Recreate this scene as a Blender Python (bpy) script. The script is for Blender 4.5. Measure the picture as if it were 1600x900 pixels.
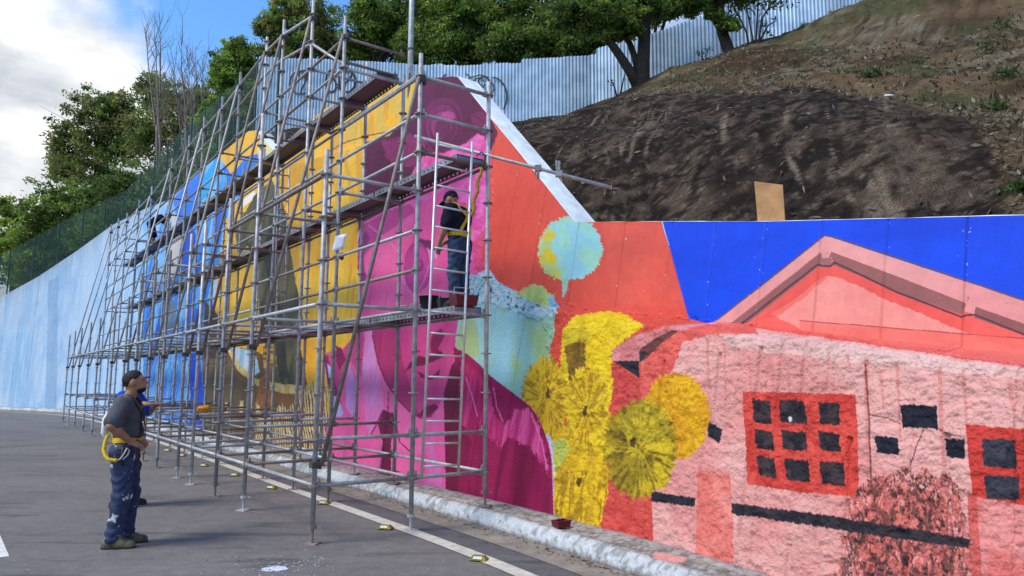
import bpy, bmesh, math, random
import numpy as np
from mathutils import Vector, Matrix

for _o in list(bpy.data.objects):
    bpy.data.objects.remove(_o)
SC = bpy.context.scene
COL = SC.collection
rnd = random.Random(7)
nrng = np.random.default_rng(11)
R = math.radians

# ------------------------------------------------------------------ camera
F = 1136.0                      # focal length in photo pixels (1600 wide)
CAMH = 1.64
PITCH, ROLL = R(7.27), R(0.3)
cf = np.array([0, math.cos(PITCH), math.sin(PITCH)])
_r0 = np.array([1.0, 0, 0]); _u0 = np.array([0, -math.sin(PITCH), math.cos(PITCH)])
cr = math.cos(ROLL) * _r0 + math.sin(ROLL) * _u0
cu = -math.sin(ROLL) * _r0 + math.cos(ROLL) * _u0
cam = bpy.data.cameras.new('camera')
cam.sensor_width = 36.0
cam.lens = F / 1600 * 36.0
cam.clip_start = 0.05
cam.clip_end = 6000
camo = bpy.data.objects.new('camera', cam)
COL.objects.link(camo)
camo.matrix_world = Matrix(((cr[0], cu[0], -cf[0], 0), (cr[1], cu[1], -cf[1], 0), (cr[2], cu[2], -cf[2], CAMH), (0, 0, 0, 1)))
SC.camera = camo
SC.render.resolution_x, SC.render.resolution_y = 1024, 576

# ------------------------------------------------------------------ sky, sun, exposure
SUN_EL, SUN_AZ = R(52), R(-118)      # azimuth measured clockwise from +Y; the sun stands to the left and behind
sun_dir = Vector((math.sin(SUN_AZ) * math.cos(SUN_EL), math.cos(SUN_AZ) * math.cos(SUN_EL), math.sin(SUN_EL)))
W = bpy.data.worlds.new('World'); SC.world = W; W.use_nodes = True
nt = W.node_tree; N = nt.nodes; L = nt.links
for n_ in list(N): N.remove(n_)
def wn(t, **k):
    n = N.new(t)
    for a, b in k.items(): setattr(n, a, b)
    return n
wout = wn('ShaderNodeOutputWorld'); bg = wn('ShaderNodeBackground'); bg.inputs['Strength'].default_value = 0.125
sky = wn('ShaderNodeTexSky'); sky.sky_type = 'NISHITA'; sky.sun_disc = False
sky.sun_elevation = SUN_EL; sky.sun_rotation = SUN_AZ; sky.air_density = 1.0; sky.dust_density = 0.1; sky.ozone_density = 4.0
tc = wn('ShaderNodeTexCoord')
mp = wn('ShaderNodeMapping'); mp.inputs['Scale'].default_value = (1.0, 1.0, 1.7); mp.inputs['Location'].default_value = (0.35, 0.1, 0.42)
L.new(tc.outputs['Generated'], mp.inputs['Vector'])
n1 = wn('ShaderNodeTexNoise'); n1.inputs['Scale'].default_value = 2.1; n1.inputs['Detail'].default_value = 9; n1.inputs['Roughness'].default_value = 0.52; n1.inputs['Distortion'].default_value = 0.25
L.new(mp.outputs[0], n1.inputs['Vector'])
# one big cumulus bank: a bulge in the cover round its own direction
cd = wn('ShaderNodeVectorMath', operation='DISTANCE')
bank = Vector((-0.64, 0.74, 0.22)).normalized()
cd.inputs[1].default_value = bank
L.new(tc.outputs['Generated'], cd.inputs[0])
mr = wn('ShaderNodeMapRange'); mr.inputs['From Min'].default_value = 0.05; mr.inputs['From Max'].default_value = 0.37
mr.inputs['To Min'].default_value = 0.24; mr.inputs['To Max'].default_value = 0.0
L.new(cd.outputs['Value'], mr.inputs['Value'])
ad = wn('ShaderNodeMath', operation='ADD'); L.new(n1.outputs['Fac'], ad.inputs[0]); L.new(mr.outputs[0], ad.inputs[1])
cr1 = wn('ShaderNodeValToRGB'); cr1.color_ramp.elements[0].position = 0.52; cr1.color_ramp.elements[1].position = 0.60
L.new(ad.outputs[0], cr1.inputs['Fac'])
n2 = wn('ShaderNodeTexNoise'); n2.inputs['Scale'].default_value = 3.6; n2.inputs['Detail'].default_value = 7; n2.inputs['Roughness'].default_value = 0.55
mp2 = wn('ShaderNodeMapping'); mp2.inputs['Location'].default_value = (1.3, 0.6, 0.9); mp2.inputs['Scale'].default_value = (1, 1, 2.4)
L.new(tc.outputs['Generated'], mp2.inputs['Vector']); L.new(mp2.outputs[0], n2.inputs['Vector'])
cr2 = wn('ShaderNodeValToRGB')
cr2.color_ramp.elements[0].position = 0.40; cr2.color_ramp.elements[0].color = (1.75, 1.95, 2.25, 1)
cr2.color_ramp.elements[1].position = 0.58; cr2.color_ramp.elements[1].color = (3.75, 3.78, 3.8, 1)
L.new(n2.outputs['Fac'], cr2.inputs['Fac'])
mxs = wn('ShaderNodeMix', data_type='RGBA')
L.new(cr1.outputs['Color'], mxs.inputs['Factor']); hsk = wn('ShaderNodeHueSaturation'); hsk.inputs['Saturation'].default_value = 1.18; hsk.inputs['Value'].default_value = 0.98; L.new(sky.outputs[0], hsk.inputs['Color']); L.new(hsk.outputs[0], mxs.inputs['A']); L.new(cr2.outputs['Color'], mxs.inputs['B'])
L.new(mxs.outputs['Result'], bg.inputs['Color']); L.new(bg.outputs[0], wout.inputs['Surface'])

sl = bpy.data.lights.new('sun', 'SUN'); sl.energy = 1.7; sl.angle = R(24); sl.color = (1.0, 0.93, 0.83)
so = bpy.data.objects.new('sun', sl); COL.objects.link(so)
so.rotation_euler = (-sun_dir).to_track_quat('-Z', 'Y').to_euler()
SC.view_settings.view_transform = 'Standard'; SC.view_settings.look = 'None'
SC.view_settings.exposure = 1.17; SC.view_settings.gamma = 1.0; SC.view_settings.use_curve_mapping = False
SC.render.engine = 'CYCLES'

# ------------------------------------------------------------------ helpers
def proj(P):
    """world points (...,3) -> photo pixel coordinates"""
    Q = np.asarray(P, float) - np.array([0, 0, CAMH])
    d = np.maximum(Q @ cf, 0.05)
    return 800 + F * (Q @ cr) / d, 450 - F * (Q @ cu) / d
def ray(x, y):
    return cf + (x - 800) / F * cr - (y - 450) / F * cu
def at(x, y, depth):
    """pixel + forward distance -> world point"""
    d = ray(x, y); return np.array([0, 0, CAMH]) + d * (depth / d[1])
def on_ground(x, y, h=0.0):
    d = ray(x, y); return np.array([0, 0, CAMH]) + d * ((h - CAMH) / d[2])
def lin(c):
    c = np.asarray(c, float) / 255.0
    return np.where(c <= 0.04045, c / 12.92, ((c + 0.055) / 1.055) ** 2.4)

def tag(o, label=None, cat=None, group=None, kind=None):
    if label: o['label'] = label
    if cat: o['category'] = cat
    if group: o['group'] = group
    if kind: o['kind'] = kind
    return o
def empty(name, loc=(0, 0, 0), rz=0.0):
    o = bpy.data.objects.new(name, None); COL.objects.link(o)
    o.location = loc; o.rotation_euler = (0, 0, rz); o.empty_display_size = 0.2
    return o
def link(name, me, mat=None, parent=None):
    o = bpy.data.objects.new(name, me); COL.objects.link(o)
    if mat is not None and len(me.materials) == 0: me.materials.append(mat)
    if parent is not None: o.parent = parent
    return o
def mesh_np(name, V, Fq, smooth=True, col=None):
    """fast mesh from arrays; Fq is (n,4) quads or (n,3) triangles"""
    V = np.ascontiguousarray(V, np.float32).reshape(-1, 3); Fq = np.ascontiguousarray(Fq, np.int32)
    k = Fq.shape[1]
    me = bpy.data.meshes.new(name)
    me.vertices.add(len(V)); me.vertices.foreach_set('co', V.ravel())
    me.loops.add(Fq.size); me.loops.foreach_set('vertex_index', Fq.ravel())
    me.polygons.add(len(Fq)); me.polygons.foreach_set('loop_start', np.arange(0, Fq.size, k, dtype=np.int32))
    me.polygons.foreach_set('use_smooth', np.full(len(Fq), smooth, bool))
    if col is not None:
        ca = me.color_attributes.new('paint', 'FLOAT_COLOR', 'POINT')
        c4 = np.ones((len(V), 4), np.float32); c4[:, :3] = col.reshape(-1, 3)
        ca.data.foreach_set('color', c4.ravel())
    me.update(calc_edges=True)
    return me
def grid_faces(nu, nv, mask=None):
    i = np.arange(nu * nv).reshape(nu, nv)
    q = np.stack([i[:-1, :-1], i[1:, :-1], i[1:, 1:], i[:-1, 1:]], -1).reshape(-1, 4)
    if mask is not None: q = q[mask.reshape(-1)]
    return q
class MB:
    """collects simple shapes and links them as one mesh object"""
    def __init__(s): s.v = []; s.f = []
    def add(s, vs, fs):
        b = len(s.v); s.v += [tuple(v) for v in vs]; s.f += [tuple(i + b for i in f) for f in fs]; return s
    def box(s, c, d, M=None):
        hx, hy, hz = d[0] / 2, d[1] / 2, d[2] / 2
        vs = [Vector((c[0] + sx * hx, c[1] + sy * hy, c[2] + sz * hz)) for sx in (-1, 1) for sy in (-1, 1) for sz in (-1, 1)]
        if M is not None: vs = [M @ v for v in vs]
        return s.add(vs, [(0, 1, 3, 2), (4, 6, 7, 5), (0, 4, 5, 1), (2, 3, 7, 6), (0, 2, 6, 4), (1, 5, 7, 3)])
    def tube(s, pts, rs, n=8, cap=True):
        pts = [Vector(p) for p in pts]
        if not hasattr(rs, '__len__'): rs = [rs] * len(pts)
        b = len(s.v); prev = None
        for i, p in enumerate(pts):
            t = (pts[min(i + 1, len(pts) - 1)] - pts[max(i - 1, 0)])
            t = t.normalized() if t.length > 1e-9 else Vector((0, 0, 1))
            if prev is None:
                a = t.orthogonal().normalized()
            else:
                a = (prev - t * prev.dot(t)); a = a.normalized() if a.length > 1e-6 else t.orthogonal().normalized()
            prev = a; c = t.cross(a)
            for k in range(n):
                w = 2 * math.pi * k / n
                s.v.append(tuple(p + (a * math.cos(w) + c * math.sin(w)) * rs[i]))
        for i in range(len(pts) - 1):
            for k in range(n):
                k2 = (k + 1) % n
                s.f.append((b + i * n + k, b + i * n + k2, b + (i + 1) * n + k2, b + (i + 1) * n + k))
        if cap:
            s.f.append(tuple(b + k for k in reversed(range(n)))); s.f.append(tuple(b + (len(pts) - 1) * n + k for k in range(n)))
        return s
    def lathe(s, prof, n=12, c=(0, 0, 0)):
        b = len(s.v)
        for r_, z in prof:
            for k in range(n):
                w = 2 * math.pi * k / n; s.v.append((c[0] + r_ * math.cos(w), c[1] + r_ * math.sin(w), c[2] + z))
        for i in range(len(prof) - 1):
            for k in range(n):
                k2 = (k + 1) % n
                s.f.append((b + i * n + k, b + i * n + k2, b + (i + 1) * n + k2, b + (i + 1) * n + k))
        s.f.append(tuple(b + k for k in reversed(range(n)))); s.f.append(tuple(b + (len(prof) - 1) * n + k for k in range(n)))
        return s
    def ribbon(s, pts, width, normal, thick=0.004):
        """flat strap along pts; normal gives the strap's face direction at each point"""
        pts = [Vector(p) for p in pts]; b = len(s.v)
        nn = [Vector(q) for q in normal] if hasattr(normal[0], '__len__') else [Vector(normal)] * len(pts)
        for i, p in enumerate(pts):
            t = (pts[min(i + 1, len(pts) - 1)] - pts[max(i - 1, 0)]).normalized()
            q = nn[i].normalized(); a = t.cross(q).normalized() * width / 2; q = q * thick / 2
            for e in (p - a - q, p + a - q, p + a + q, p - a + q): s.v.append(tuple(e))
        m = len(pts)
        for i in range(m - 1):
            for k in range(4):
                k2 = (k + 1) % 4
                s.f.append((b + i * 4 + k, b + i * 4 + k2, b + (i + 1) * 4 + k2, b + (i + 1) * 4 + k))
        s.f.append((b + 3, b + 2, b + 1, b)); s.f.append(tuple(b + (m - 1) * 4 + k for k in range(4)))
        return s
    def mesh(s, name, smooth=False):
        me = bpy.data.meshes.new(name); me.from_pydata(s.v, [], s.f)
        if smooth: me.polygons.foreach_set('use_smooth', [True] * len(me.polygons))
        me.update(); return me
    def build(s, name, mat, parent=None, smooth=False):
        return link(name, s.mesh(name, smooth), mat, parent)

# numpy noise ------------------------------------------------------
def _h(i, j, k):
    n = (i * 374761393 + j * 668265263 + k * 2147483647 * 3 + 1442695041) & 0xFFFFFFFF
    n = ((n ^ (n >> 13)) * 1274126177) & 0xFFFFFFFF
    n = ((n ^ (n >> 16)) * 2246822519) & 0xFFFFFFFF
    return (n ^ (n >> 15)).astype(np.float32) / np.float32(4294967295.0)
def noise3(x, y, z):
    x = np.asarray(x, float); y = np.broadcast_to(np.asarray(y, float), x.shape); z = np.broadcast_to(np.asarray(z, float), x.shape)
    xi, yi, zi = np.floor(x).astype(np.int64), np.floor(y).astype(np.int64), np.floor(z).astype(np.int64)
    fx, fy, fz = x - xi, y - yi, z - zi
    fx = fx * fx * (3 - 2 * fx); fy = fy * fy * (3 - 2 * fy); fz = fz * fz * (3 - 2 * fz)
    def g(a, b, c): return _h(xi + a, yi + b, zi + c)
    x00 = g(0, 0, 0) * (1 - fx) + g(1, 0, 0) * fx; x10 = g(0, 1, 0) * (1 - fx) + g(1, 1, 0) * fx
    x01 = g(0, 0, 1) * (1 - fx) + g(1, 0, 1) * fx; x11 = g(0, 1, 1) * (1 - fx) + g(1, 1, 1) * fx
    return (x00 * (1 - fy) + x10 * fy) * (1 - fz) + (x01 * (1 - fy) + x11 * fy) * fz
def noise2(x, y, seed=0):
    x = np.asarray(x, float); y = np.broadcast_to(np.asarray(y, float), x.shape)
    xi, yi = np.floor(x).astype(np.int64), np.floor(y).astype(np.int64)
    fx, fy = x - xi, y - yi
    fx = fx * fx * (3 - 2 * fx); fy = fy * fy * (3 - 2 * fy)
    s = np.int64(seed)
    return (_h(xi, yi, s) * (1 - fx) + _h(xi + 1, yi, s) * fx) * (1 - fy) + (_h(xi, yi + 1, s) * (1 - fx) + _h(xi + 1, yi + 1, s) * fx) * fy
def fbm2(x, y, oct=4, seed=0, gain=0.5):
    a, s, t = 1.0, 0.0, 0.0
    for o in range(oct):
        s = s + a * noise2(x * 2 ** o + 17.3 * o, y * 2 ** o - 9.1 * o, seed + o); t += a; a *= gain
    return s / t
def sstep(a, b, x):
    t = np.clip((np.asarray(x, float) - a) / (b - a), 0, 1); return t * t * (3 - 2 * t)
def inpoly(x, y, pts):
    p = np.asarray(pts, float); m = (x >= p[:, 0].min()) & (x <= p[:, 0].max()) & (y >= p[:, 1].min()) & (y <= p[:, 1].max())
    out = np.zeros(x.shape, bool)
    if not m.any(): return out
    xs, ys = x[m], y[m]; r = np.zeros(xs.shape, bool); j = len(p) - 1
    for i in range(len(p)):
        xi, yi = p[i]; xj, yj = p[j]
        if yi != yj:
            c = ((yi > ys) != (yj > ys)) & (xs < (xj - xi) * (ys - yi) / (yj - yi) + xi); r ^= c
        j = i
    out[m] = r; return out

# ------------------------------------------------------------------ materials
def mat(name, color=(0.5, 0.5, 0.5), rough=0.7, metal=0.0, vary=0.25, scale=8.0, bump=0.0, bscale=40.0, col2=None, objrand=0.0, coord='Object', spec=0.3, detail=6):
    m = bpy.data.materials.new(name); m.use_nodes = True
    nt = m.node_tree; N, L = nt.nodes, nt.links; b = N['Principled BSDF']
    b.inputs['Roughness'].default_value = rough; b.inputs['Metallic'].default_value = metal
    b.inputs['Specular IOR Level'].default_value = spec
    t = N.new('ShaderNodeTexCoord')
    n = N.new('ShaderNodeTexNoise'); n.inputs['Scale'].default_value = scale; n.inputs['Detail'].default_value = detail; n.inputs['Roughness'].default_value = 0.6
    L.new(t.outputs[coord], n.inputs['Vector'])
    rp = N.new('ShaderNodeValToRGB'); rp.color_ramp.elements[0].position = 0.3; rp.color_ramp.elements[1].position = 0.72
    c = np.array(color); d = np.array(col2) if col2 is not None else c * (1 - vary)
    e = c if col2 is not None else np.minimum(c * (1 + vary * 0.6), 0.9)
    rp.color_ramp.elements[0].color = (*d, 1); rp.color_ramp.elements[1].color = (*e, 1)
    L.new(n.outputs['Fac'], rp.inputs['Fac'])
    src = rp.outputs['Color']
    if objrand:
        oi = N.new('ShaderNodeObjectInfo'); mr = N.new('ShaderNodeMapRange')
        mr.inputs['To Min'].default_value = 1 - objrand; mr.inputs['To Max'].default_value = 1 + objrand * 0.6
        L.new(oi.outputs['Random'], mr.inputs['Value'])
        hs = N.new('ShaderNodeHueSaturation'); L.new(src, hs.inputs['Color']); L.new(mr.outputs[0], hs.inputs['Value']); src = hs.outputs['Color']
    L.new(src, b.inputs['Base Color'])
    if bump:
        n2 = N.new('ShaderNodeTexNoise'); n2.inputs['Scale'].default_value = bscale; n2.inputs['Detail'].default_value = 6
        L.new(t.outputs[coord], n2.inputs['Vector'])
        bp = N.new('ShaderNodeBump'); bp.inputs['Strength'].default_value = bump; bp.inputs['Distance'].default_value = 0.02
        L.new(n2.outputs['Fac'], bp.inputs['Height']); L.new(bp.outputs[0], b.inputs['Normal'])
    return m
def attr_mat(name, rough=0.75, vary=0.12, scale=30.0, bump=0.15, bscale=60.0, spec=0.25, grain=0.0, gscale=90.0, trans=0.0):
    """colour read from the mesh's own paint attribute, broken up by procedural noise"""
    m = bpy.data.materials.new(name); m.use_nodes = True
    nt = m.node_tree; N, L = nt.nodes, nt.links; b = N['Principled BSDF']
    b.inputs['Roughness'].default_value = rough; b.inputs['Specular IOR Level'].default_value = spec
    a = N.new('ShaderNodeAttribute'); a.attribute_name = 'paint'
    t = N.new('ShaderNodeTexCoord')
    n = N.new('ShaderNodeTexNoise'); n.inputs['Scale'].default_value = scale; n.inputs['Detail'].default_value = 8; n.inputs['Roughness'].default_value = 0.65
    L.new(t.outputs['Object'], n.inputs['Vector'])
    mr = N.new('ShaderNodeMapRange'); mr.inputs['From Min'].default_value = 0.3; mr.inputs['From Max'].default_value = 0.7
    mr.inputs['To Min'].default_value = 1 - vary; mr.inputs['To Max'].default_value = 1 + vary
    L.new(n.outputs['Fac'], mr.inputs['Value'])
    hs = N.new('ShaderNodeHueSaturation'); L.new(a.outputs['Color'], hs.inputs['Color']); L.new(mr.outputs[0], hs.inputs['Value'])
    if grain:
        n3 = N.new('ShaderNodeTexNoise'); n3.inputs['Scale'].default_value = gscale; n3.inputs['Detail'].default_value = 5; n3.inputs['Roughness'].default_value = 0.8
        L.new(t.outputs['Object'], n3.inputs['Vector'])
        m3 = N.new('ShaderNodeMapRange'); m3.inputs['From Min'].default_value = 0.35; m3.inputs['From Max'].default_value = 0.68
        m3.inputs['To Min'].default_value = 1 - grain; m3.inputs['To Max'].default_value = 1 + grain; L.new(n3.outputs['Fac'], m3.inputs['Value'])
        h3 = N.new('ShaderNodeHueSaturation'); L.new(hs.outputs['Color'], h3.inputs['Color']); L.new(m3.outputs[0], h3.inputs['Value']); hs = h3
    L.new(hs.outputs['Color'], b.inputs['Base Color'])
    if trans:
        tr = N.new('ShaderNodeBsdfTranslucent'); L.new(hs.outputs['Color'], tr.inputs['Color'])
        mx = N.new('ShaderNodeMixShader'); mx.inputs[0].default_value = trans
        L.new(b.outputs[0], mx.inputs[1]); L.new(tr.outputs[0], mx.inputs[2]); L.new(mx.outputs[0], N['Material Output'].inputs['Surface'])
    if bump:
        n2 = N.new('ShaderNodeTexNoise'); n2.inputs['Scale'].default_value = bscale; n2.inputs['Detail'].default_value = 7
        L.new(t.outputs['Object'], n2.inputs['Vector'])
        bp = N.new('ShaderNodeBump'); bp.inputs['Strength'].default_value = bump; bp.inputs['Distance'].default_value = 0.02
        L.new(n2.outputs['Fac'], bp.inputs['Height']); L.new(bp.outputs[0], b.inputs['Normal'])
    return m
M = {}
M['mural'] = attr_mat('mural_paint', rough=0.62, vary=0.10, scale=9, bump=0.12, bscale=45)
M['rockpaint'] = attr_mat('painted_rock', rough=0.72, vary=0.12, scale=28, bump=0.8, bscale=55, grain=0.09, gscale=60)
M['ground'] = attr_mat('hillside_ground', rough=0.97, vary=0.35, scale=3.5, bump=1.0, bscale=42, grain=0.75, gscale=52, spec=0.1)
M['kerb'] = attr_mat('limewashed_kerb', rough=0.9, vary=0.25, scale=22, bump=0.7, bscale=45, spec=0.15)
M['leaf'] = attr_mat('foliage', rough=0.6, vary=0.2, scale=2, bump=0, trans=0.4)
M['galv'] = mat('galvanised_tube', (0.40, 0.40, 0.405), 0.5, 0.25, 0.35, 14, 0.1, 90, objrand=0.28)
M['galv_old'] = mat('weathered_tube', (0.31, 0.28, 0.26), 0.6, 0.2, 0.4, 7, 0.2, 80, col2=(.15, .105, .075), objrand=0.3)
M['clampsteel'] = mat('dark_clamp_steel', (0.1, 0.095, 0.09), 0.6, 0.5, 0.5, 30)
M['white_metal'] = mat('aluminium', (0.62, 0.6, 0.6), 0.4, 0.5, 0.2, 12)
M['coping'] = mat('whitewashed_coping', (0.74, 0.79, 0.82), 0.85, 0, 0.22, 5, 0.3, 30)
M['concrete'] = mat('raw_concrete', (0.33, 0.32, 0.3), 0.9, 0, 0.35, 3, 0.4, 30)
M['wood'] = mat('plywood', (0.42, 0.22, 0.09), 0.7, 0, 0.3, 6, 0.1, 50)
M['bark'] = mat('dark_bark', (0.055, 0.042, 0.034), 0.95, 0, 0.5, 14, 0.8, 30)
M['bark_pale'] = mat('pale_twig_bark', (0.24, 0.2, 0.165), 0.9, 0, 0.35, 10)
M['black'] = mat('black_paint', (0.02, 0.02, 0.022), 0.6, 0, 0.4, 10)
# ------------------------------------------------------------------ mural: painted shapes (outlines measured on the wall, in photo pixels)
ALB = 0.76
def C(r, g, b): return lin((r, g, b)) * ALB
class Paint:
    def __init__(s, x, y, u, h):
        s.x, s.y, s.u, s.h = x, y, u, h                # pixel position of each wall point; metres along and up the wall
        s.c = np.zeros(x.shape + (3,)); s.c[:] = C(164, 199, 230)
        s.j1 = (fbm2(u * 9, h * 9, 3, 40) - 0.5); s.j2 = (fbm2(u * 9 + 50, h * 9, 3, 60) - 0.5)
        s.f1 = noise2(u * 45, h * 45, 70) - 0.5; s.f2 = noise2(u * 45, h * 45, 80) - 0.5
    def mask(s, pts, jag=1.2, fine=0.0):
        jag = jag * (.4 if fine == 0 else 1.0)
        return inpoly(s.x + s.j1 * 2 * jag + s.f1 * fine, s.y + s.j2 * 2 * jag + s.f2 * fine, pts)
    def poly(s, col, pts, jag=1.2, fine=0.0, a=1.0, var=None, vs=(3, 3), seed=5):
        m = s.mask(pts, jag, fine)
        if not m.any(): return m
        s.put(m, col, a, var, vs, seed); return m
    def put(s, m, col, a=1.0, var=None, vs=(3, 3), seed=5):
        c = np.broadcast_to(C(*col), (int(m.sum()), 3)).copy()
        if var is not None:
            t = fbm2(s.u[m] * vs[0], s.h[m] * vs[1], 4, seed); t = sstep(0.36, 0.64, t)[:, None]
            c = c * (1 - t) + C(*var) * t
        s.c[m] = s.c[m] * (1 - a) + c * a
    def ell(s, col, cx, cy, rx, ry, spike=0.0, nsp=60, var=None, a=1.0, radial=None, seed=5, rot=0.0, jag=0.0):
        dx, dy = (s.x + s.j1 * jag - cx), (s.y + s.j2 * jag - cy)
        if rot: dx, dy = dx * math.cos(rot) + dy * math.sin(rot), -dx * math.sin(rot) + dy * math.cos(rot)
        r = np.hypot(dx / rx, dy / ry); th = np.arctan2(dy / ry, dx / rx)
        lim = 1.0
        if spike:
            tn = (th + math.pi) / (2 * math.pi) * nsp
            lim = 1 - spike * noise2(tn, np.zeros_like(tn), seed) - spike * 0.6 * noise2(tn * 2.7, np.zeros_like(tn), seed + 3)
        m = r < lim
        if not m.any(): return m
        s.put(m, col, a, var, (5, 5), seed)
        if radial is not None:
            tn = (th[m] + math.pi) / (2 * math.pi) * nsp * 0.75
            t = noise2(tn, r[m] * 3.5, seed + 9) * 0.65 + noise2(tn * 3, r[m] * 6, seed + 12) * 0.35
            t = t * .6 + .4 * fbm2(s.u[m] * 20, s.h[m] * 20, 3, seed + 2); t = sstep(0.44, 0.66, t + 0.10 * (0.6 - r[m]))[:, None] * 0.75
            s.c[m] = s.c[m] * (1 - t) + C(*radial) * t
        return m
    def stroke(s, col, pts, w, a=1.0, jag=0.8):
        jag = jag * .6; X, Y = s.x + s.j1 * 2 * jag, s.y + s.j2 * 2 * jag
        p = np.asarray(pts, float); w = np.broadcast_to(np.asarray(w, float), (len(p),))
        mm = (X > p[:, 0].min() - 12) & (X < p[:, 0].max() + 12) & (Y > p[:, 1].min() - 12) & (Y < p[:, 1].max() + 12)
        if not mm.any(): return
        xs, ys = X[mm], Y[mm]; hit = np.zeros(xs.shape, bool)
        for i in range(len(p) - 1):
            d = p[i + 1] - p[i]; l2 = max(d @ d, 1e-6)
            t = np.clip(((xs - p[i, 0]) * d[0] + (ys - p[i, 1]) * d[1]) / l2, 0, 1)
            ww = w[i] + (w[i + 1] - w[i]) * t
            hit |= np.hypot(xs - p[i, 0] - t * d[0], ys - p[i, 1] - t * d[1]) < ww / 2
        m = np.zeros(X.shape, bool); m[mm] = hit; s.put(m, col, a)
    def quad(s, col, x0, y0, x1, y1, jag=1.6, fine=3.0, var=None):
        return s.poly(col, [(x0, y0), (x1, y0 + 3), (x1 + 2, y1 + 1), (x0 + 3, y1 - 2)], jag, fine, var=var, vs=(14, 14))

def paint_mural(x, y, u, h):
    P = Paint(x, y, u, h)
    n_str = fbm2(u * 2.2, h * 0.35, 4, 3); n_mot = fbm2(u * 1.1, h * 1.1, 4, 8); n_drip = fbm2(u * 6.0, h * 0.5, 4, 9)
    P.poly((226, 128, 118), [(866, 470), (2400, 300), (2400, 3000), (866, 3000)], 0)
    # bare priming at the far end, streaky
    far_ = (P.x < 700)[..., None]
    t = sstep(0.3, 0.7, n_str)[..., None] * far_; P.c = P.c * (1 - t) + C(190, 212, 232) * t
    t = (sstep(0.48, 0.7, n_mot) * 0.55)[..., None] * far_; P.c = P.c * (1 - t) + C(144, 191, 228) * t
    t = (sstep(0.55, 0.75, n_drip) * 0.5)[..., None] * far_; P.c = P.c * (1 - t) + C(205, 224, 240) * t
    P.poly((128, 160, 196), [(76, 440), (92, 430), (88, 640), (70, 640)], 1, a=0.5)
    P.poly((120, 172, 222), [(205, 470), (230, 440), (226, 690), (196, 690)], 4, a=0.5)
    # blue fields
    P.poly((120, 190, 246), [(214, 400), (224, 330), (262, 309), (285, 300), (262, 430), (240, 690), (205, 690)], 5, var=(170, 212, 246), vs=(1.2, .8))
    mb = P.poly((38, 138, 236), [(222, 430), (236, 404), (258, 330), (266, 311), (300, 277), (341, 243), (398, 246), (400, 300), (352, 345), (341, 421), (330, 447), (334, 485), (316, 545), (318, 695), (222, 695), (224, 560)], 3, var=(84, 172, 246), vs=(1.4, .7), seed=21)
    sw = fbm2(u * 1.3 + h * 0.55, h * 0.5 - u * 0.2, 4, 31); m2 = mb & (sw > 0.56); P.put(m2, (22, 92, 224), 0.85)
    m2 = mb & (sw < 0.40); P.put(m2, (140, 200, 250), 0.8)
    rib = np.sin((u * 1.0 + h * 0.22) * 22 + 6 * n_mot); m2 = mb & (y > 545) & (rib > 0.55); P.put(m2, (28, 112, 232), 0.7)
    m2 = mb & (y > 545) & (rib < -0.6); P.put(m2, (132, 196, 250), 0.7)
    P.poly((8, 78, 218), [(294, 552), (312, 552), (319, 640), (319, 695), (296, 695), (298, 620)], 2)
    P.poly((206, 200, 196), [(266, 336), (275, 333), (281, 352), (284, 376), (277, 410), (274, 440), (256, 440), (262, 402), (270, 372)], 2)
    P.poly((24, 118, 236), [(270, 312), (300, 279), (312, 275), (300, 330), (282, 360)], 3)
    P.poly((16, 84, 216), [(286, 372), (300, 348), (308, 380), (298, 420), (286, 430)], 4)
    P.poly((0, 168, 240), [(318, 276), (340, 246), (344, 270), (330, 300), (310, 320)], 3)
    P.poly((30, 120, 230), [(258, 440), (266, 430), (272, 445), (266, 470), (256, 470)], 2)
    P.poly((118, 128, 130), [(262, 470), (275, 470), (272, 515), (260, 515)], 2, a=0.8)
    # amber sheet
    yel = [(341, 243), (388, 205), (400, 204), (426, 233), (440, 228), (482, 191), (507, 171), (550, 146), (575, 131), (652, 124), (638, 180), (608, 213), (571, 222), (561, 330), (558, 400), (563, 460), (561, 522), (530, 560), (520, 620), (515, 700), (318, 700), (316, 545), (334, 485), (341, 421), (352, 345), (380, 300)]
    my = P.poly((250, 182, 40), yel, 1.2, var=(244, 194, 64), vs=(1.5, .6), seed=33)
    fold = fbm2(u * 1.8 - h * 0.9, h * 0.35 + u * 0.3, 4, 44)
    m2 = my & (fold > 0.57); P.put(m2, (250, 190, 40), 0.7)
    m2 = my & (fold < 0.40); P.put(m2, (222, 164, 48), 0.7)
    m2 = my & (y < 225) & (x > 520) & (fold > 0.46); P.put(m2, (222, 186, 84), 0.75)
    m2 = my & (y > 420) & (y < 530) & (np.sin(u * 26 + 3 * n_mot) > 0.1); P.put(m2, (246, 206, 62), 0.7)
    P.poly((206, 150, 28), [(440, 262), (505, 245), (505, 262), (470, 290), (440, 330), (436, 300)], 4, a=0.6)
    P.stroke((120, 80, 30), [(508, 240), (540, 222), (575, 212), (605, 206)], 2.2, 0.85, 2)
    P.poly((238, 218, 152), [(402, 232), (410, 216), (428, 232), (420, 246), (406, 258)], 1.5)
    P.poly((20, 128, 232), [(371, 262), (384, 244), (403, 240), (404, 262), (396, 278), (366, 290), (352, 300), (356, 275)], 2.5)
    P.poly((246, 240, 230), [(372, 318), (398, 298), (400, 306), (378, 326)], 2)
    # dark olive standing figure
    P.poly((70, 70, 52), [(398, 305), (425, 281), (434, 300), (446, 330), (452, 380), (462, 440), (474, 500), (470, 545), (480, 600), (470, 622), (428, 602), (420, 560), (408, 520), (404, 470), (402, 405), (386, 384), (372, 402), (366, 352), (384, 330)], 2.5, var=(100, 96, 66), vs=(4, 1.6), seed=52)
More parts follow.
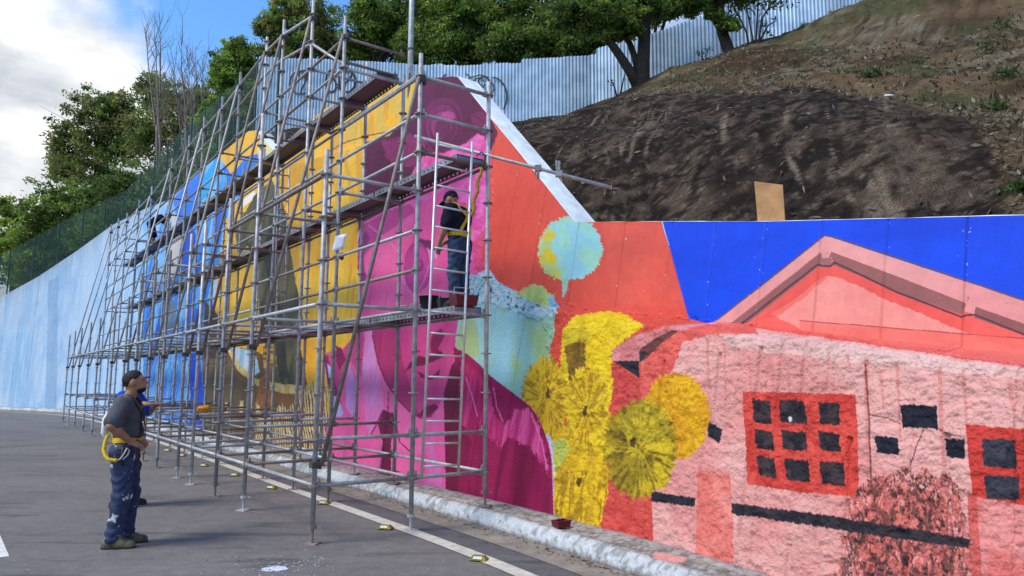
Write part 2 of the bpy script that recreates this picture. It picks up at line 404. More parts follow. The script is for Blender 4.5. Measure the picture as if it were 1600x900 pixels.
    P.poly((44, 46, 40), [(414, 400), (424, 330), (432, 400), (440, 500), (452, 590), (436, 590), (424, 500)], 3, a=0.8)
    P.poly((128, 120, 74), [(388, 352), (398, 340), (400, 372), (388, 380)], 3, a=0.7)
    # brown ground with the boat rim and wheat
    P.poly((92, 70, 44), [(316, 548), (332, 552), (356, 540), (400, 548), (420, 560), (440, 600), (478, 604), (505, 622), (516, 700), (318, 700)], 2, var=(116, 92, 58), vs=(2.4, .6), seed=61)
    P.poly((78, 60, 48), [(320, 470), (340, 490), (356, 530), (352, 560), (318, 560)], 3)
    P.poly((158, 202, 236), [(360, 540), (398, 550), (406, 580), (393, 592), (371, 572)], 2, var=(208, 222, 232), vs=(5, 3))
    P.poly((130, 84, 42), [(352, 548), (372, 588), (402, 614), (440, 632), (478, 640), (478, 618), (440, 612), (398, 598), (372, 572), (358, 546)], 1.5)
    P.poly((220, 182, 96), [(355, 547), (372, 580), (402, 603), (440, 614), (482, 617), (484, 603), (440, 600), (400, 592), (374, 570), (360, 545)], 1.5, var=(238, 208, 140), vs=(6, 6))
    P.poly((196, 152, 62), [(410, 542), (430, 538), (432, 572), (412, 576)], 2, var=(90, 74, 46), vs=(2, 22))
    P.poly((140, 78, 36), [(406, 590), (420, 584), (426, 650), (404, 668), (398, 640)], 2, var=(176, 112, 52), vs=(24, 24))
    wh = [(398, 700), (402, 655), (414, 640), (424, 655), (436, 632), (452, 640), (470, 610), (492, 596), (512, 606), (514, 660), (508, 700)]
    mw = P.mask(wh, 5, 5)
    wv = np.sin((u * 1.2 - h * 0.75) * 34 + 9 * fbm2(u * 4, h * 4, 3, 90)); m2 = mw & (wv > -0.25); P.put(m2, (198, 158, 84), 1)
    m2 = mw & (wv > 0.35); P.put(m2, (228, 204, 148), 1)
    m2 = mw & (wv < -0.6); P.put(m2, (96, 62, 26), 0.8)
    for cx, cy in ((353, 640), (377, 636), (403, 640), (421, 650)):
        P.ell((222, 196, 140), cx, cy, 5, 17, spike=0.5, nsp=16, seed=cx)
    # portrait: base pink, dark hair, planes of the face
    P.poly((236, 88, 156), [(571, 222), (608, 212), (638, 180), (652, 124), (707, 118), (715, 118), (770, 187), (781, 230), (776, 300), (766, 420), (738, 430), (716, 498), (712, 540), (722, 560), (760, 588), (800, 615), (845, 655), (862, 705), (866, 830), (690, 790), (500, 750), (506, 690), (520, 620), (504, 552), (516, 556), (535, 545), (561, 520), (563, 460), (558, 400), (563, 330)], 1.0, var=(242, 104, 168), vs=(1.2, 1.2), seed=71)
    P.poly((238, 110, 184), [(640, 300), (650, 258), (700, 236), (728, 222), (746, 208), (760, 214), (766, 240), (764, 350), (740, 420), (722, 415), (735, 330), (690, 300), (650, 320)], 2.5, 3, var=(222, 76, 158), vs=(6, 6), seed=72)
    P.poly((86, 21, 56), [(571, 222), (608, 212), (638, 180), (652, 122), (707, 117), (715, 118), (768, 188), (782, 210), (767, 236), (757, 213), (745, 209), (728, 224), (700, 236), (664, 240), (648, 262), (640, 278), (636, 302), (604, 328), (570, 346), (559, 362)], 1.3, var=(98, 26, 66), vs=(1.5, 1.5), seed=73)
    P.poly((146, 44, 104), [(596, 222), (640, 210), (664, 214), (664, 240), (648, 258), (622, 262), (604, 246)], 3, 3, a=0.75)  # lit top of the wall ledge, painted in as a lighter patch
    for rr, cc in ((44, (128, 38, 92)), (33, (146, 48, 108)), (22, (176, 66, 134))):
        P.ell(cc, 690, 196, rr * 0.75, rr, a=0.6, jag=3, rot=0.15); P.ell((92, 23, 60), 692, 200, rr * 0.75 - 4, rr - 5, a=0.75, jag=3, rot=0.15)
    P.ell((200, 80, 150), 700, 182, 11, 8, a=0.7, jag=3)
    P.poly((150, 46, 104), [(735, 180), (752, 174), (766, 186), (758, 200), (738, 196)], 4, 4, a=0.5)
    P.stroke((70, 14, 48), [(725, 192), (740, 180), (756, 190), (748, 205), (730, 200)], 1.6, 0.7, 4)
    P.poly((186, 52, 128), [(566, 352), (604, 330), (640, 318), (650, 330), (620, 352), (590, 372), (570, 400), (562, 420)], 3, a=0.8)
    P.poly((150, 46, 118), [(561, 372), (572, 360), (578, 372), (568, 400), (570, 425), (578, 440), (566, 448), (559, 420)], 2)
    P.stroke((232, 130, 192), [(576, 352), (606, 376), (627, 398)], 2.4, 0.8)
    P.poly((112, 36, 92), [(636, 396), (642, 382), (656, 373), (674, 376), (684, 392), (672, 390), (656, 384), (644, 392)], 1.5)
    P.ell((184, 56, 132), 652, 418, 21, 40, jag=2); P.ell((204, 66, 146), 652, 420, 18, 36, jag=2)
    P.ell((150, 40, 112), 655, 414, 7, 10); P.ell((196, 62, 140), 655, 412, 3, 4)
    P.stroke((236, 140, 200), [(668, 386), (672, 410), (662, 440), (650, 462)], 1.4, 0.8)
    P.stroke((236, 140, 200), [(628, 398), (624, 420), (634, 452), (648, 464)], 1.4, 0.8)
    P.poly((222, 150, 200), [(668, 390), (682, 392), (684, 404), (672, 402)], 1.5, a=0.8)
    # below the low deck
    P.poly((190, 54, 128), [(505, 552), (535, 545), (560, 520), (575, 512), (572, 600), (545, 560), (525, 620)], 2, a=0.7)
    P.poly((146, 26, 92), [(505, 552), (512, 556), (524, 600), (536, 640), (530, 650), (512, 600)], 1.5)
    P.poly((142, 26, 92), [(524, 540), (534, 544), (540, 562), (530, 580), (526, 566)], 1.5)
    P.poly((216, 140, 206), [(569, 518), (582, 516), (590, 563), (599, 631), (601, 640), (576, 682), (570, 640), (566, 580)], 0.8, var=(226, 120, 186), vs=(2, 2))
    P.poly((208, 140, 212), [(546, 568), (553, 590), (557, 617), (556, 655), (546, 645), (540, 635), (541, 600)], 1.0)
    P.poly((176, 168, 226), [(520, 620), (528, 618), (537, 645), (532, 652), (522, 650)], 1.2); P.poly((180, 196, 236), [(511, 568), (518, 575), (522, 592), (514, 590)], 1.2)
    P.poly((210, 64, 134), [(580, 505), (716, 492), (711, 550), (705, 574), (691, 624), (675, 650), (657, 653), (639, 642), (621, 624), (603, 597), (590, 565), (582, 524)], 0.6)
    P.poly((176, 42, 106), [(580, 508), (622, 508), (628, 560), (640, 600), (652, 640), (657, 653), (639, 642), (621, 624), (603, 597), (590, 565), (582, 524)], 0.6, var=(184, 48, 112), vs=(1.5, 1.5))
    P.poly((214, 72, 138), [(640, 512), (668, 510), (664, 545), (648, 548), (638, 540)], 2, a=0.7); P.poly((214, 74, 140), [(692, 545), (708, 520), (704, 572), (690, 620), (684, 600)], 1.5, a=0.8)
    P.poly((138, 22, 78), [(676, 522), (690, 513), (695, 524), (684, 545), (690, 552), (674, 552), (672, 536)], 1.0)
    P.poly((112, 16, 62), [(632, 581), (641, 566), (655, 556), (666, 559), (689, 548), (694, 556), (680, 564), (662, 571), (644, 574)], 0.5)
    P.poly((206, 62, 130), [(648, 573), (662, 573), (684, 564), (688, 574), (676, 584), (658, 582)], 0.5); P.poly((128, 22, 74), [(650, 579), (662, 585), (676, 587), (688, 576), (686, 586), (674, 594), (658, 590)], 0.5)
    P.poly((120, 20, 70), [(666, 634), (680, 631), (686, 637), (672, 649), (650, 651), (658, 643)], 0.6)
    P.stroke((112, 16, 66), [(582, 524), (590, 565), (603, 597), (621, 624), (639, 642), (657, 653), (675, 650)], 2.2, 0.85, .4)
    P.stroke((118, 18, 68), [(607, 612), (606, 640)], 1.8, 0.9)
    P.poly((116, 14, 62), [(599, 639), (617, 647), (619, 667), (611, 690), (611, 760), (592, 756), (598, 690), (591, 665)], 0.6)
    P.stroke((132, 20, 74), [(598, 642), (588, 664), (579, 680)], 2.4, 1, .4); P.stroke((132, 20, 74), [(618, 655), (624, 690), (640, 705)], 2.0, 1, .4)
    P.poly((224, 112, 178), [(672, 672), (678, 700), (690, 740), (697, 790), (666, 790), (668, 720)], 0.6)
    P.poly((108, 12, 54), [(693, 616), (706, 570), (722, 552), (719, 617), (717, 726), (712, 800), (697, 790), (695, 690)], 0.6)
    # red field and the pale green one
    P.poly((225, 82, 64), [(768, 186), (802, 226), (900, 348), (1032, 342), (1080, 498), (1110, 503), (1000, 522), (958, 548), (1002, 562), (1002, 640), (960, 700), (1022, 780), (1022, 870), (925, 850), (858, 560), (868, 476), (800, 452), (778, 440), (764, 420), (752, 400), (764, 340), (767, 236), (778, 208)], 1.2, var=(214, 72, 56), vs=(.9, .9), seed=91)
    P.poly((228, 92, 76), [(940, 350), (1032, 346), (1070, 480), (960, 475)], 4, a=0.6)
    P.poly((214, 62, 90), [(738, 380), (764, 350), (764, 420), (745, 432)], 4, 5, a=0.7)
    P.poly((152, 196, 160), [(738, 428), (770, 446), (868, 470), (866, 520), (857, 560), (846, 575), (830, 605), (812, 620), (790, 606), (762, 588), (724, 556), (711, 540), (716, 496)], 1.5, 2, var=(150, 200, 216), vs=(1.6, 1.1), seed=95)
    m2 = P.mask([(720, 500), (745, 500), (750, 560), (724, 556), (713, 540)], 3); P.put(m2, (166, 184, 116), 0.8)
    m2 = P.mask([(800, 500), (850, 490), (858, 555), (820, 600), (800, 570)], 4); P.put(m2, (170, 196, 122), 0.65, (150, 204, 196), (4, 4))
    mr_ = P.mask([(735, 428), (765, 430), (790, 452), (866, 470), (872, 488), (850, 494), (800, 486), (738, 470), (728, 450)], 4, 4); P.put(mr_, (166, 210, 226), 1, (196, 216, 224), (16, 16), 97)
    crk = np.abs(fbm2(u * 7, h * 9, 3, 99) - 0.5); m2 = mr_ & (crk < 0.028); P.put(m2, (52, 58, 84), 0.85)
    P.poly((176, 196, 110), [(806, 462), (818, 450), (834, 444), (850, 448), (864, 462), (872, 480), (850, 478)], 2, 6, var=(190, 206, 120), vs=(9, 9))
    P.poly((128, 190, 226), [(854, 462), (866, 464), (873, 480), (860, 480)], 2, 5)
    P.poly((160, 204, 180), [(878, 432), (889, 432), (885, 455), (879, 467)], 0.8)
    P.ell((150, 214, 218), 892, 388, 53, 53, spike=0.09, nsp=120, seed=15, var=(160, 216, 190))
    P.poly((222, 200, 50), [(842, 392), (846, 370), (858, 352), (868, 366), (862, 390), (872, 418), (880, 436), (862, 434), (846, 422)], 3, 8, var=(180, 208, 140), vs=(9, 9))
    P.poly((146, 204, 230), [(880, 350), (900, 345), (912, 365), (905, 400), (915, 428), (890, 434), (882, 410), (894, 380)], 5, 5, a=0.7)
    # blue sky field, gable and eaves of the painted house
    P.poly((0, 70, 222), [(1031, 330), (1900, 320), (1900, 560), (1600, 472), (1290, 368), (1122, 500), (1108, 506), (1076, 498)], 0.8, var=(0, 62, 208), vs=(.8, 2), seed=101)
    P.poly((238, 98, 86), [(1126, 503), (1150, 490), (1288, 400), (1600, 505), (1900, 600), (1900, 640), (1600, 578), (1250, 524)], 1.0, var=(234, 88, 78), vs=(2, 2), seed=102)
    P.poly((240, 146, 134), [(1206, 490), (1240, 470), (1290, 430), (1310, 434), (1390, 470), (1540, 532), (1600, 548), (1600, 560), (1380, 536), (1250, 514)], 2.5, 2, var=(238, 128, 116), vs=(1.5, 1.5), seed=103)
    P.poly((232, 84, 74), [(1188, 498), (1270, 440), (1296, 418), (1302, 424), (1260, 462), (1216, 494)], 2, 2, a=0.6)
    P.poly((232, 156, 150), [(1116, 503), (1288, 370), (1302, 372), (1600, 470), (1900, 570), (1900, 622), (1600, 520), (1512, 488), (1304, 410), (1284, 408), (1160, 505)], 0.8, var=(228, 146, 142), vs=(1.5, 1.5))
    P.poly((152, 92, 88), [(1142, 505), (1280, 396), (1284, 394), (1284, 412), (1168, 505)], 1)
    P.poly((152, 92, 88), [(1298, 393), (1400, 431), (1510, 474), (1504, 492), (1400, 455), (1302, 414)], 1)
    P.poly((146, 86, 84), [(1524, 479), (1600, 506), (1900, 610), (1900, 628), (1600, 524), (1522, 496)], 1)
    P.poly((160, 104, 100), [(1281, 395), (1299, 396), (1300, 414), (1282, 414)], 0.8); P.poly((226, 150, 144), [(1283, 393), (1297, 394), (1296, 403), (1285, 403)], 0.6)
    P.stroke((84, 56, 66), [(1160, 505), (1220, 458), (1278, 413), (1286, 416), (1298, 416), (1304, 410), (1400, 456), (1502, 495), (1512, 492), (1524, 492), (1600, 523)], 3.2)
    P.stroke((92, 76, 92), [(1120, 500), (1200, 438), (1288, 368), (1300, 370), (1400, 402), (1600, 469)], 2.6)
    P.poly((240, 118, 104), [(1250, 501), (1350, 508), (1600, 530), (1900, 560), (1900, 640), (1600, 570), (1400, 545), (1250, 516)], 0.8, var=(236, 100, 88), vs=(1.2, 3), a=0.85)
    P.stroke((150, 60, 58), [(1250, 501), (1400, 513), (1600, 529)], 1.6, 0.8)
    # painted rock: house wall
    P.poly((228, 150, 142), [(1052, 512), (1112, 504), (1250, 522), (1600, 574), (1900, 620), (1900, 1200), (1180, 1000), (1018, 880), (1018, 764), (1062, 770), (1100, 700), (1090, 590), (1040, 600), (1036, 560), (1060, 530)], 2, 2, var=(234, 170, 160), vs=(2.2, 2.2), seed=111)
    P.poly((228, 150, 142), [(1040, 600), (1110, 590), (1120, 780), (1018, 790), (1010, 740)], 2, 2)
    P.poly((236, 214, 204), [(1120, 516), (1250, 524), (1600, 577), (1900, 622), (1900, 650), (1600, 594), (1300, 560), (1150, 545)], 5, 4, a=0.4)
    P.poly((234, 100, 86), [(1038, 522), (1060, 514), (1112, 506), (1180, 510), (1185, 522), (1110, 522), (1068, 536), (1052, 572), (1030, 620), (1000, 620), (1002, 572), (1014, 548)], 3, 3, var=(226, 92, 84), vs=(7, 7))
    P.poly((222, 84, 72), [(940, 620), (1000, 600), (1002, 640), (990, 780), (1018, 768), (1022, 880), (920, 850), (930, 760)], 1.5, var=(208, 70, 62), vs=(8, 8))
    P.poly((226, 146, 146), [(954, 548), (980, 530), (1004, 520), (1052, 508), (1112, 504), (1056, 519), (1022, 540), (1002, 565), (958, 565)], 1.5, var=(214, 122, 122), vs=(9, 9))
    P.poly((112, 62, 58), [(1000, 546), (1024, 528), (1048, 516), (1062, 516), (1036, 534), (1010, 560), (998, 566)], 1.2)
    P.poly((54, 48, 56), [(998, 550), (1008, 548), (1006, 562), (1000, 567)], 1); P.poly((34, 34, 46), [(958, 564), (998, 564), (999, 591), (980, 578)], 0.8)
    P.poly((216, 80, 74), [(955, 566), (998, 592), (999, 625), (955, 632)], 0.8, var=(206, 70, 66), vs=(9, 9))
    P.poly((230, 118, 106), [(1088, 733), (1140, 736), (1144, 800), (1147, 884), (1086, 866), (1090, 800)], 2, 2, var=(236, 140, 128), vs=(6, 6))
    # drill-hole stripes keep a warmer tone
    for cx, y0, y1, w in ((1205, 560, 610, 7), (1231, 582, 612, 6), (1324, 556, 572, 6), (1353, 562, 760, 8), (1376, 580, 640, 5), (1402, 570, 690, 5), (1468, 575, 720, 7), (1505, 578, 660, 6), (1577, 600, 640, 8), (1105, 530, 600, 5), (1132, 540, 640, 5), (1171, 560, 606, 5)):
        P.stroke((222, 136, 126), [(cx, y0), (cx + (cx - 900) * 0.01, y1)], (w, w * 0.7), 0.75, 1.5)
    P.stroke((128, 62, 56), [(1352, 570), (1357, 640), (1361, 760), (1366, 900), (1370, 960)], (3, 3, 3, 3, 3), 0.9, 1.5)
    P.stroke((90, 46, 50), [(1360, 648), (1385, 652), (1406, 662)], 1.8, 0.9, 2); P.stroke((90, 46, 50), [(1444, 668), (1432, 700), (1421, 730)], 2.0, 0.9, 3)
    P.stroke((90, 46, 50), [(1464, 670), (1490, 680), (1540, 686), (1600, 692)], 1.6, 0.9, 2)
    red = (208, 62, 52)
    P.poly(red, [(1160, 612), (1240, 613), (1337, 616), (1341, 700), (1341, 776), (1240, 768), (1168, 757), (1165, 690)], 1.3, 1.5, var=(228, 80, 66), vs=(6, 6))
    pan = (34, 30, 38)
    for a in ((1175, 623, 1204, 661), (1218, 624, 1258, 662), (1277, 628, 1311, 664), (1179, 671, 1208, 703), (1221, 672, 1260, 704), (1279, 674, 1312, 706), (1182, 713, 1211, 746), (1225, 717, 1264, 752), (1281, 721, 1319, 758)):
        P.quad(pan, *a, var=(66, 50, 54))
    P.ell((236, 232, 228), 1235, 655, 4.5, 5, spike=0.3, nsp=9)
    for a in ((1407, 632, 1464, 670), (1367, 681, 1402, 710), (1477, 684, 1507, 716)): P.quad((26, 28, 44), *a)
    P.poly((226, 116, 108), [(1512, 770), (1600, 786), (1900, 830), (1900, 1200), (1524, 1000)], 2, 2, var=(234, 146, 138), vs=(4, 4))
    P.poly((212, 84, 74), [(1512, 770), (1526, 772), (1540, 1000), (1520, 1000)], 2, a=0.8)
    P.poly(red, [(1509, 662), (1600, 671), (1700, 682), (1700, 800), (1600, 789), (1519, 776)], 1.3, 1.5)
    P.quad((38, 40, 52), 1534, 684, 1587, 731, var=(62, 60, 70)); P.quad((36, 38, 52), 1538, 742, 1591, 781, var=(60, 58, 68))
    P.quad((36, 38, 52), 1606, 692, 1660, 740); P.quad((36, 38, 52), 1610, 752, 1664, 794)
    bush = [(1302, 905), (1322, 850), (1308, 838), (1330, 815), (1322, 790), (1336, 764), (1352, 748), (1376, 742), (1400, 745), (1412, 728), (1430, 742), (1446, 722), (1458, 746), (1476, 736), (1492, 752), (1504, 768), (1510, 800), (1514, 860), (1520, 1000), (1290, 1000)]
    mbu = P.mask(bush, 8, 9); tb = fbm2(u * 30, h * 26, 4, 121, .7)
    core = P.mask([(1345, 1000), (1345, 800), (1370, 770), (1440, 760), (1485, 790), (1495, 1000)], 8, 9); t2 = fbm2(u * 13, h * 7, 4, 122, .65); t3 = fbm2(u * 42, h * 24, 3, 123, .7)
    mbu = mbu & (core | (t3 > .34))
    P.put(mbu & (core | (t2 > .47)), (196, 92, 84), 0.85); m2 = mbu & (t2 < .5) & (t3 < .56); P.put(m2, (122, 70, 64), 0.9)
    m2 = mbu & (tb < .43) & (t3 < .55); P.put(m2, (58, 46, 48), 0.9); m2 = mbu & (t3 > .6); P.put(m2, (226, 116, 100), 0.85); m2 = mbu & (t3 > .68) & (t2 > .5); P.put(m2, (238, 168, 156), 0.8)
    P.poly((36, 34, 44), [(1143, 785), (1280, 804), (1400, 822), (1518, 842), (1512, 857), (1400, 841), (1280, 823), (1143, 803)], 1.2, 2.5, var=(56, 46, 52), vs=(12, 12))
    P.poly((34, 34, 44), [(1018, 767), (1086, 778), (1085, 792), (1018, 783)], 1, 2.5); P.poly((34, 34, 44), [(1104, 656), (1129, 670), (1125, 693), (1106, 681)], 1, 2)
    # yellow seed heads
    P.poly((236, 196, 16), [(876, 560), (880, 514), (898, 494), (938, 486), (976, 490), (1006, 510), (982, 528), (956, 548), (957, 625), (930, 640), (880, 610)], 2, 5, var=(244, 210, 30), vs=(4, 2), seed=131)
    P.poly((196, 172, 40), [(880, 520), (918, 508), (918, 570), (880, 580)], 4, 4, a=0.6)
    P.poly((146, 110, 26), [(882, 540), (914, 530), (915, 600), (890, 600)], 2, 3, var=(128, 92, 28), vs=(8, 3))
    P.poly((232, 188, 18), [(863, 670), (952, 650), (950, 760), (944, 790), (932, 850), (866, 830)], 2, 6, var=(206, 160, 20), vs=(8, 3), seed=133)
    P.ell((212, 166, 22), 852, 620, 43, 72, spike=0.17, nsp=130, radial=(120, 84, 18), seed=141, var=(226, 184, 30))
    P.ell((222, 178, 20), 918, 640, 40, 78, spike=0.14, nsp=90, radial=(140, 100, 20), seed=142, var=(236, 196, 30))
    P.poly((178, 196, 92), [(866, 690), (884, 686), (890, 705), (872, 732), (864, 725)], 3, 5, var=(206, 196, 60), vs=(9, 9))
    P.ell((236, 178, 14), 1056, 650, 57, 74, spike=0.10, nsp=110, radial=(206, 142, 14), seed=143, var=(226, 160, 16))
    P.ell((168, 140, 22), 1000, 702, 64, 84, spike=0.12, nsp=110, radial=(84, 62, 18), seed=144, var=(216, 184, 28))
    P.ell((206, 182, 40), 1010, 660, 36, 36, a=0.35, jag=16)
    for cx, cy in ((855, 616), (914, 642), (903, 752), (990, 690)): P.ell((88, 66, 26), cx, cy, 6, 11, spike=0.4, nsp=10, seed=cx, jag=5)
    m2 = P.mask([(866, 735), (950, 735), (946, 840), (866, 830)], 1) & (fbm2(u * 16, h * 4, 3, 145) < 0.42); P.put(m2, (158, 116, 18), 0.7)
    # the shoulder is painted over the flowers and the green
    sh = [(709, 543), (729, 552), (748, 568), (765, 586), (783, 600), (801, 613), (829, 635), (842, 654), (851, 676), (858, 700), (862, 726), (866, 830), (697, 800), (700, 720), (716, 650), (712, 585)]
    ms = P.poly((134, 5, 62), sh, 0.6, var=(156, 12, 78), vs=(7, 1.4), seed=81)
    P.poly((112, 6, 52), [(696, 700), (700, 640), (712, 575), (719, 560), (719, 640), (718, 720), (712, 800), (696, 790)], 1)
    P.poly((216, 58, 128), [(722, 562), (744, 580), (764, 608), (772, 650), (778, 692), (760, 684), (746, 662), (735, 690), (722, 662), (718, 610)], 2, 7, var=(176, 24, 92), vs=(11, 1.4))
    P.poly((232, 84, 152), [(772, 652), (790, 664), (806, 640), (826, 638), (842, 664), (854, 708), (858, 744), (847, 722), (830, 700), (812, 692), (796, 682), (780, 702)], 2, 8, var=(192, 38, 106), vs=(13, 2))
    P.stroke((234, 120, 180), [(728, 590), (738, 620), (746, 650)], 2.0, 0.7, 1); P.stroke((232, 118, 178), [(771, 606), (776, 636), (786, 660)], 2.0, 0.7, 1); P.stroke((234, 130, 184), [(830, 646), (846, 690), (855, 730)], 2.2, 0.7, 1)
    P.stroke((238, 236, 230), [(859, 690), (864, 722), (867, 745)], 2.0, 0.7, 1.0)
    # roller passes, thin coverage and small chips where the joints have lost paint
    rol = fbm2(u * 3.2, h * 1.1, 4, 151, .6); band = noise2(np.floor(u * 4.2 + .3 * noise2(u, h * 2, 152)), np.floor(h * .9), 153)
    k = (0.90 + 0.16 * rol + 0.05 * (band - .5))[..., None]; P.c = np.minimum(P.c * k, .85)
    jtd = np.abs(((u * 1.55) % 1.0) - 0.5) / 1.55; chip = (noise2(u * 70, h * 70, 154) > np.where(jtd < .03, .955, .9935)) & (x > 760) & (y < 520); P.put(chip, (210, 220, 236), .8)
    hol = (noise2(u * 30, h * 30, 155) > .985) & (x > 900) & (y > 380) & (y < 520); P.put(hol, (60, 50, 60), .6)
    return P.c

# ------------------------------------------------------------------ the long retaining wall and the rock it stands on
ctrl = [(5.2, -0.6), (4.5, 0.9), (3.85, 2.3), (3.2, 3.6), (2.6, 4.75), (1.97, 5.9), (1.32, 7.02), (.44, 8.36), (-.80, 10.08), (-2.6, 12.55), (-4.72, 15.5), (-9.46, 21.96), (-14.3, 28.5), (-16.4, 31.1), (-18.7, 33.5), (-21.4, 35.7), (-26, 38.2), (-33, 41), (-42, 43.5)]
def catmull(ps, n=60):
    ps = [np.array(p, float) for p in ps]; out = []
    for i in range(len(ps) - 1):
        p0 = ps[max(i - 1, 0)]; p1 = ps[i]; p2 = ps[i + 1]; p3 = ps[min(i + 2, len(ps) - 1)]
        d1 = max(np.linalg.norm(p2 - p1), 1e-6)
        m1 = (p2 - p0) / max(np.linalg.norm(p2 - p0), 1e-6) * d1; m2 = (p3 - p1) / max(np.linalg.norm(p3 - p1), 1e-6) * d1
        for k in range(n):
            t = k / n; out.append((2*t**3-3*t**2+1)*p1 + (t**3-2*t**2+t)*m1 + (-2*t**3+3*t**2)*p2 + (t**3-t**2)*m2)
    out.append(ps[-1]); return np.array(out)
BC = catmull(ctrl); seg = np.linalg.norm(np.diff(BC, axis=0), axis=1); BS = np.concatenate([[0], np.cumsum(seg)])
def base_at(s): return np.stack([np.interp(s, BS, BC[:, 0]), np.interp(s, BS, BC[:, 1])], -1)
def norm_at(s):                                     # horizontal direction into the hill
    t = base_at(np.asarray(s) + 0.15) - base_at(np.asarray(s) - 0.15); t = t / np.linalg.norm(t, axis=-1, keepdims=True)
    return np.stack([t[..., 1], -t[..., 0]], -1)
KERB_H = 0.16
def batter(bx):                                     # lean of the wall by the pixel column its foot shows in
    return np.interp(bx, [-200, 300, 560, 760, 2200], [0.02, 0.05, 0.12, 0.19, 0.21])
TOP = [(-400, 660), (-120, 540), (0, 465), (60, 432), (120, 392), (175, 352), (225, 327), (266, 311), (300, 277), (341, 244), (388, 205), (400, 204), (427, 234), (438, 229), (482, 191), (507, 171), (550, 146), (575, 131), (652, 124), (707, 119), (715, 120), (768, 186), (802, 227), (898, 347), (1030, 346), (1200, 346), (1600, 336), (2400, 318)]
LEDGE_R = [(600, 440), (735, 445), (800, 460), (870, 486), (960, 502), (1050, 514), (1250, 537), (1600, 580), (2400, 660)]
LEDGE_L = [(-400, 610), (0, 560), (300, 430), (420, 290), (480, 248), (571, 225), (620, 214), (660, 224), (700, 270), (760, 330), (900, 420)]
s_dense = np.arange(0.02, BS[-1] - 0.3, 0.004)
bd = base_at(s_dense); depth_ok = bd[:, 1] > 0.6
bpx, bpy_ = proj(np.column_stack([bd, np.full(len(bd), KERB_H)]))
vis = depth_ok & (bpx < 2050)
s_dense, bpx = s_dense[vis], bpx[vis]
met = np.concatenate([[0], np.cumsum(np.maximum(np.abs(np.diff(bpx)) / 1.15, np.diff(s_dense) / 0.07))])
s_cols = np.interp(np.arange(0, met[-1], 1.0), met, s_dense)
px_cols = np.interp(s_cols, s_dense, bpx)
def solve_h(B, Nn, off0, b, line, lo=0.2, hi=14.0):
    """height on each wall column at which it meets an outline seen in the photograph"""
    lo = np.full(len(B), lo); hi = np.full(len(B), hi); lx = [p[0] for p in line]; ly = [p[1] for p in line]
    for _ in range(40):
        m = (lo + hi) / 2; P = np.column_stack([B + Nn * (off0 + b * m)[:, None], m]); x, y = proj(P)
        up = y > np.interp(x, lx, ly); lo = np.where(up, m, lo); hi = np.where(up, hi, m)
    return (lo + hi) / 2
SPLIT = 712.0
def rockmask(x, y, u, h):
    """how rough the surface is: broken rock low on the right, one raw patch in the portrait"""
    jx, jy = (fbm2(u * 5, h * 5, 3, 201) - .5) * 24, (fbm2(u * 5, h * 5, 3, 211) - .5) * 24
    m = inpoly(x + jx, y + jy, [(735, 430), (800, 448), (868, 470), (960, 490), (1120, 502), (1250, 522), (1600, 574), (2400, 650), (2400, 3000), (862, 3000), (862, 600), (850, 500), (800, 486), (735, 470)]).astype(float)
    g = inpoly(x + jx, y + jy, [(700, 236), (735, 214), (757, 214), (766, 240), (764, 420), (735, 440), (725, 420), (742, 330), (690, 300), (650, 310), (655, 262)]).astype(float) * 0.55
    q = inpoly(x + jx, y + jy, [(575, 222), (640, 208), (664, 214), (655, 250), (610, 256)]).astype(float) * 0.3
    return np.maximum(np.maximum(m, g), q)
def patch(cols, ledge_line, setf, rows):
    s = s_cols[cols]; B = base_at(s); Nn = norm_at(s); b = batter(px_cols[cols])
    z0 = np.zeros(len(s)); hl = solve_h(B, Nn, z0, b, ledge_line)
    lx, _ = proj(np.column_stack([B + Nn * (b * hl)[:, None], hl])); st = setf(lx)
    ht = solve_h(B, Nn, st, b, TOP); hl = np.minimum(hl, ht - 0.1)
    r1, r2, r3 = rows
    a1 = np.linspace(0, 1, r1); a2 = np.linspace(0, 1, r2 + 1)[1:]; a3 = np.linspace(0, 1, r3 + 1)[1:]
    hb = np.full(len(s), 0.02)
    h1 = hb[:, None] + (hl - hb)[:, None] * a1; o1 = b[:, None] * h1
    rise = 0.03 + 0.12 * np.minimum(st, 0.5)
    h2 = hl[:, None] + rise[:, None] * a2; o2 = b[:, None] * h2 + st[:, None] * a2
    h3 = (hl + rise)[:, None] + (ht - hl - rise)[:, None] * a3; o3 = b[:, None] * h3 + st[:, None]
    h = np.concatenate([h1, h2, h3], 1); o = np.concatenate([o1, o2, o3], 1)
    P = np.concatenate([B[:, None, :] + Nn[:, None, :] * o[..., None], h[..., None]], -1)
    return s, P, h, ht, st, b
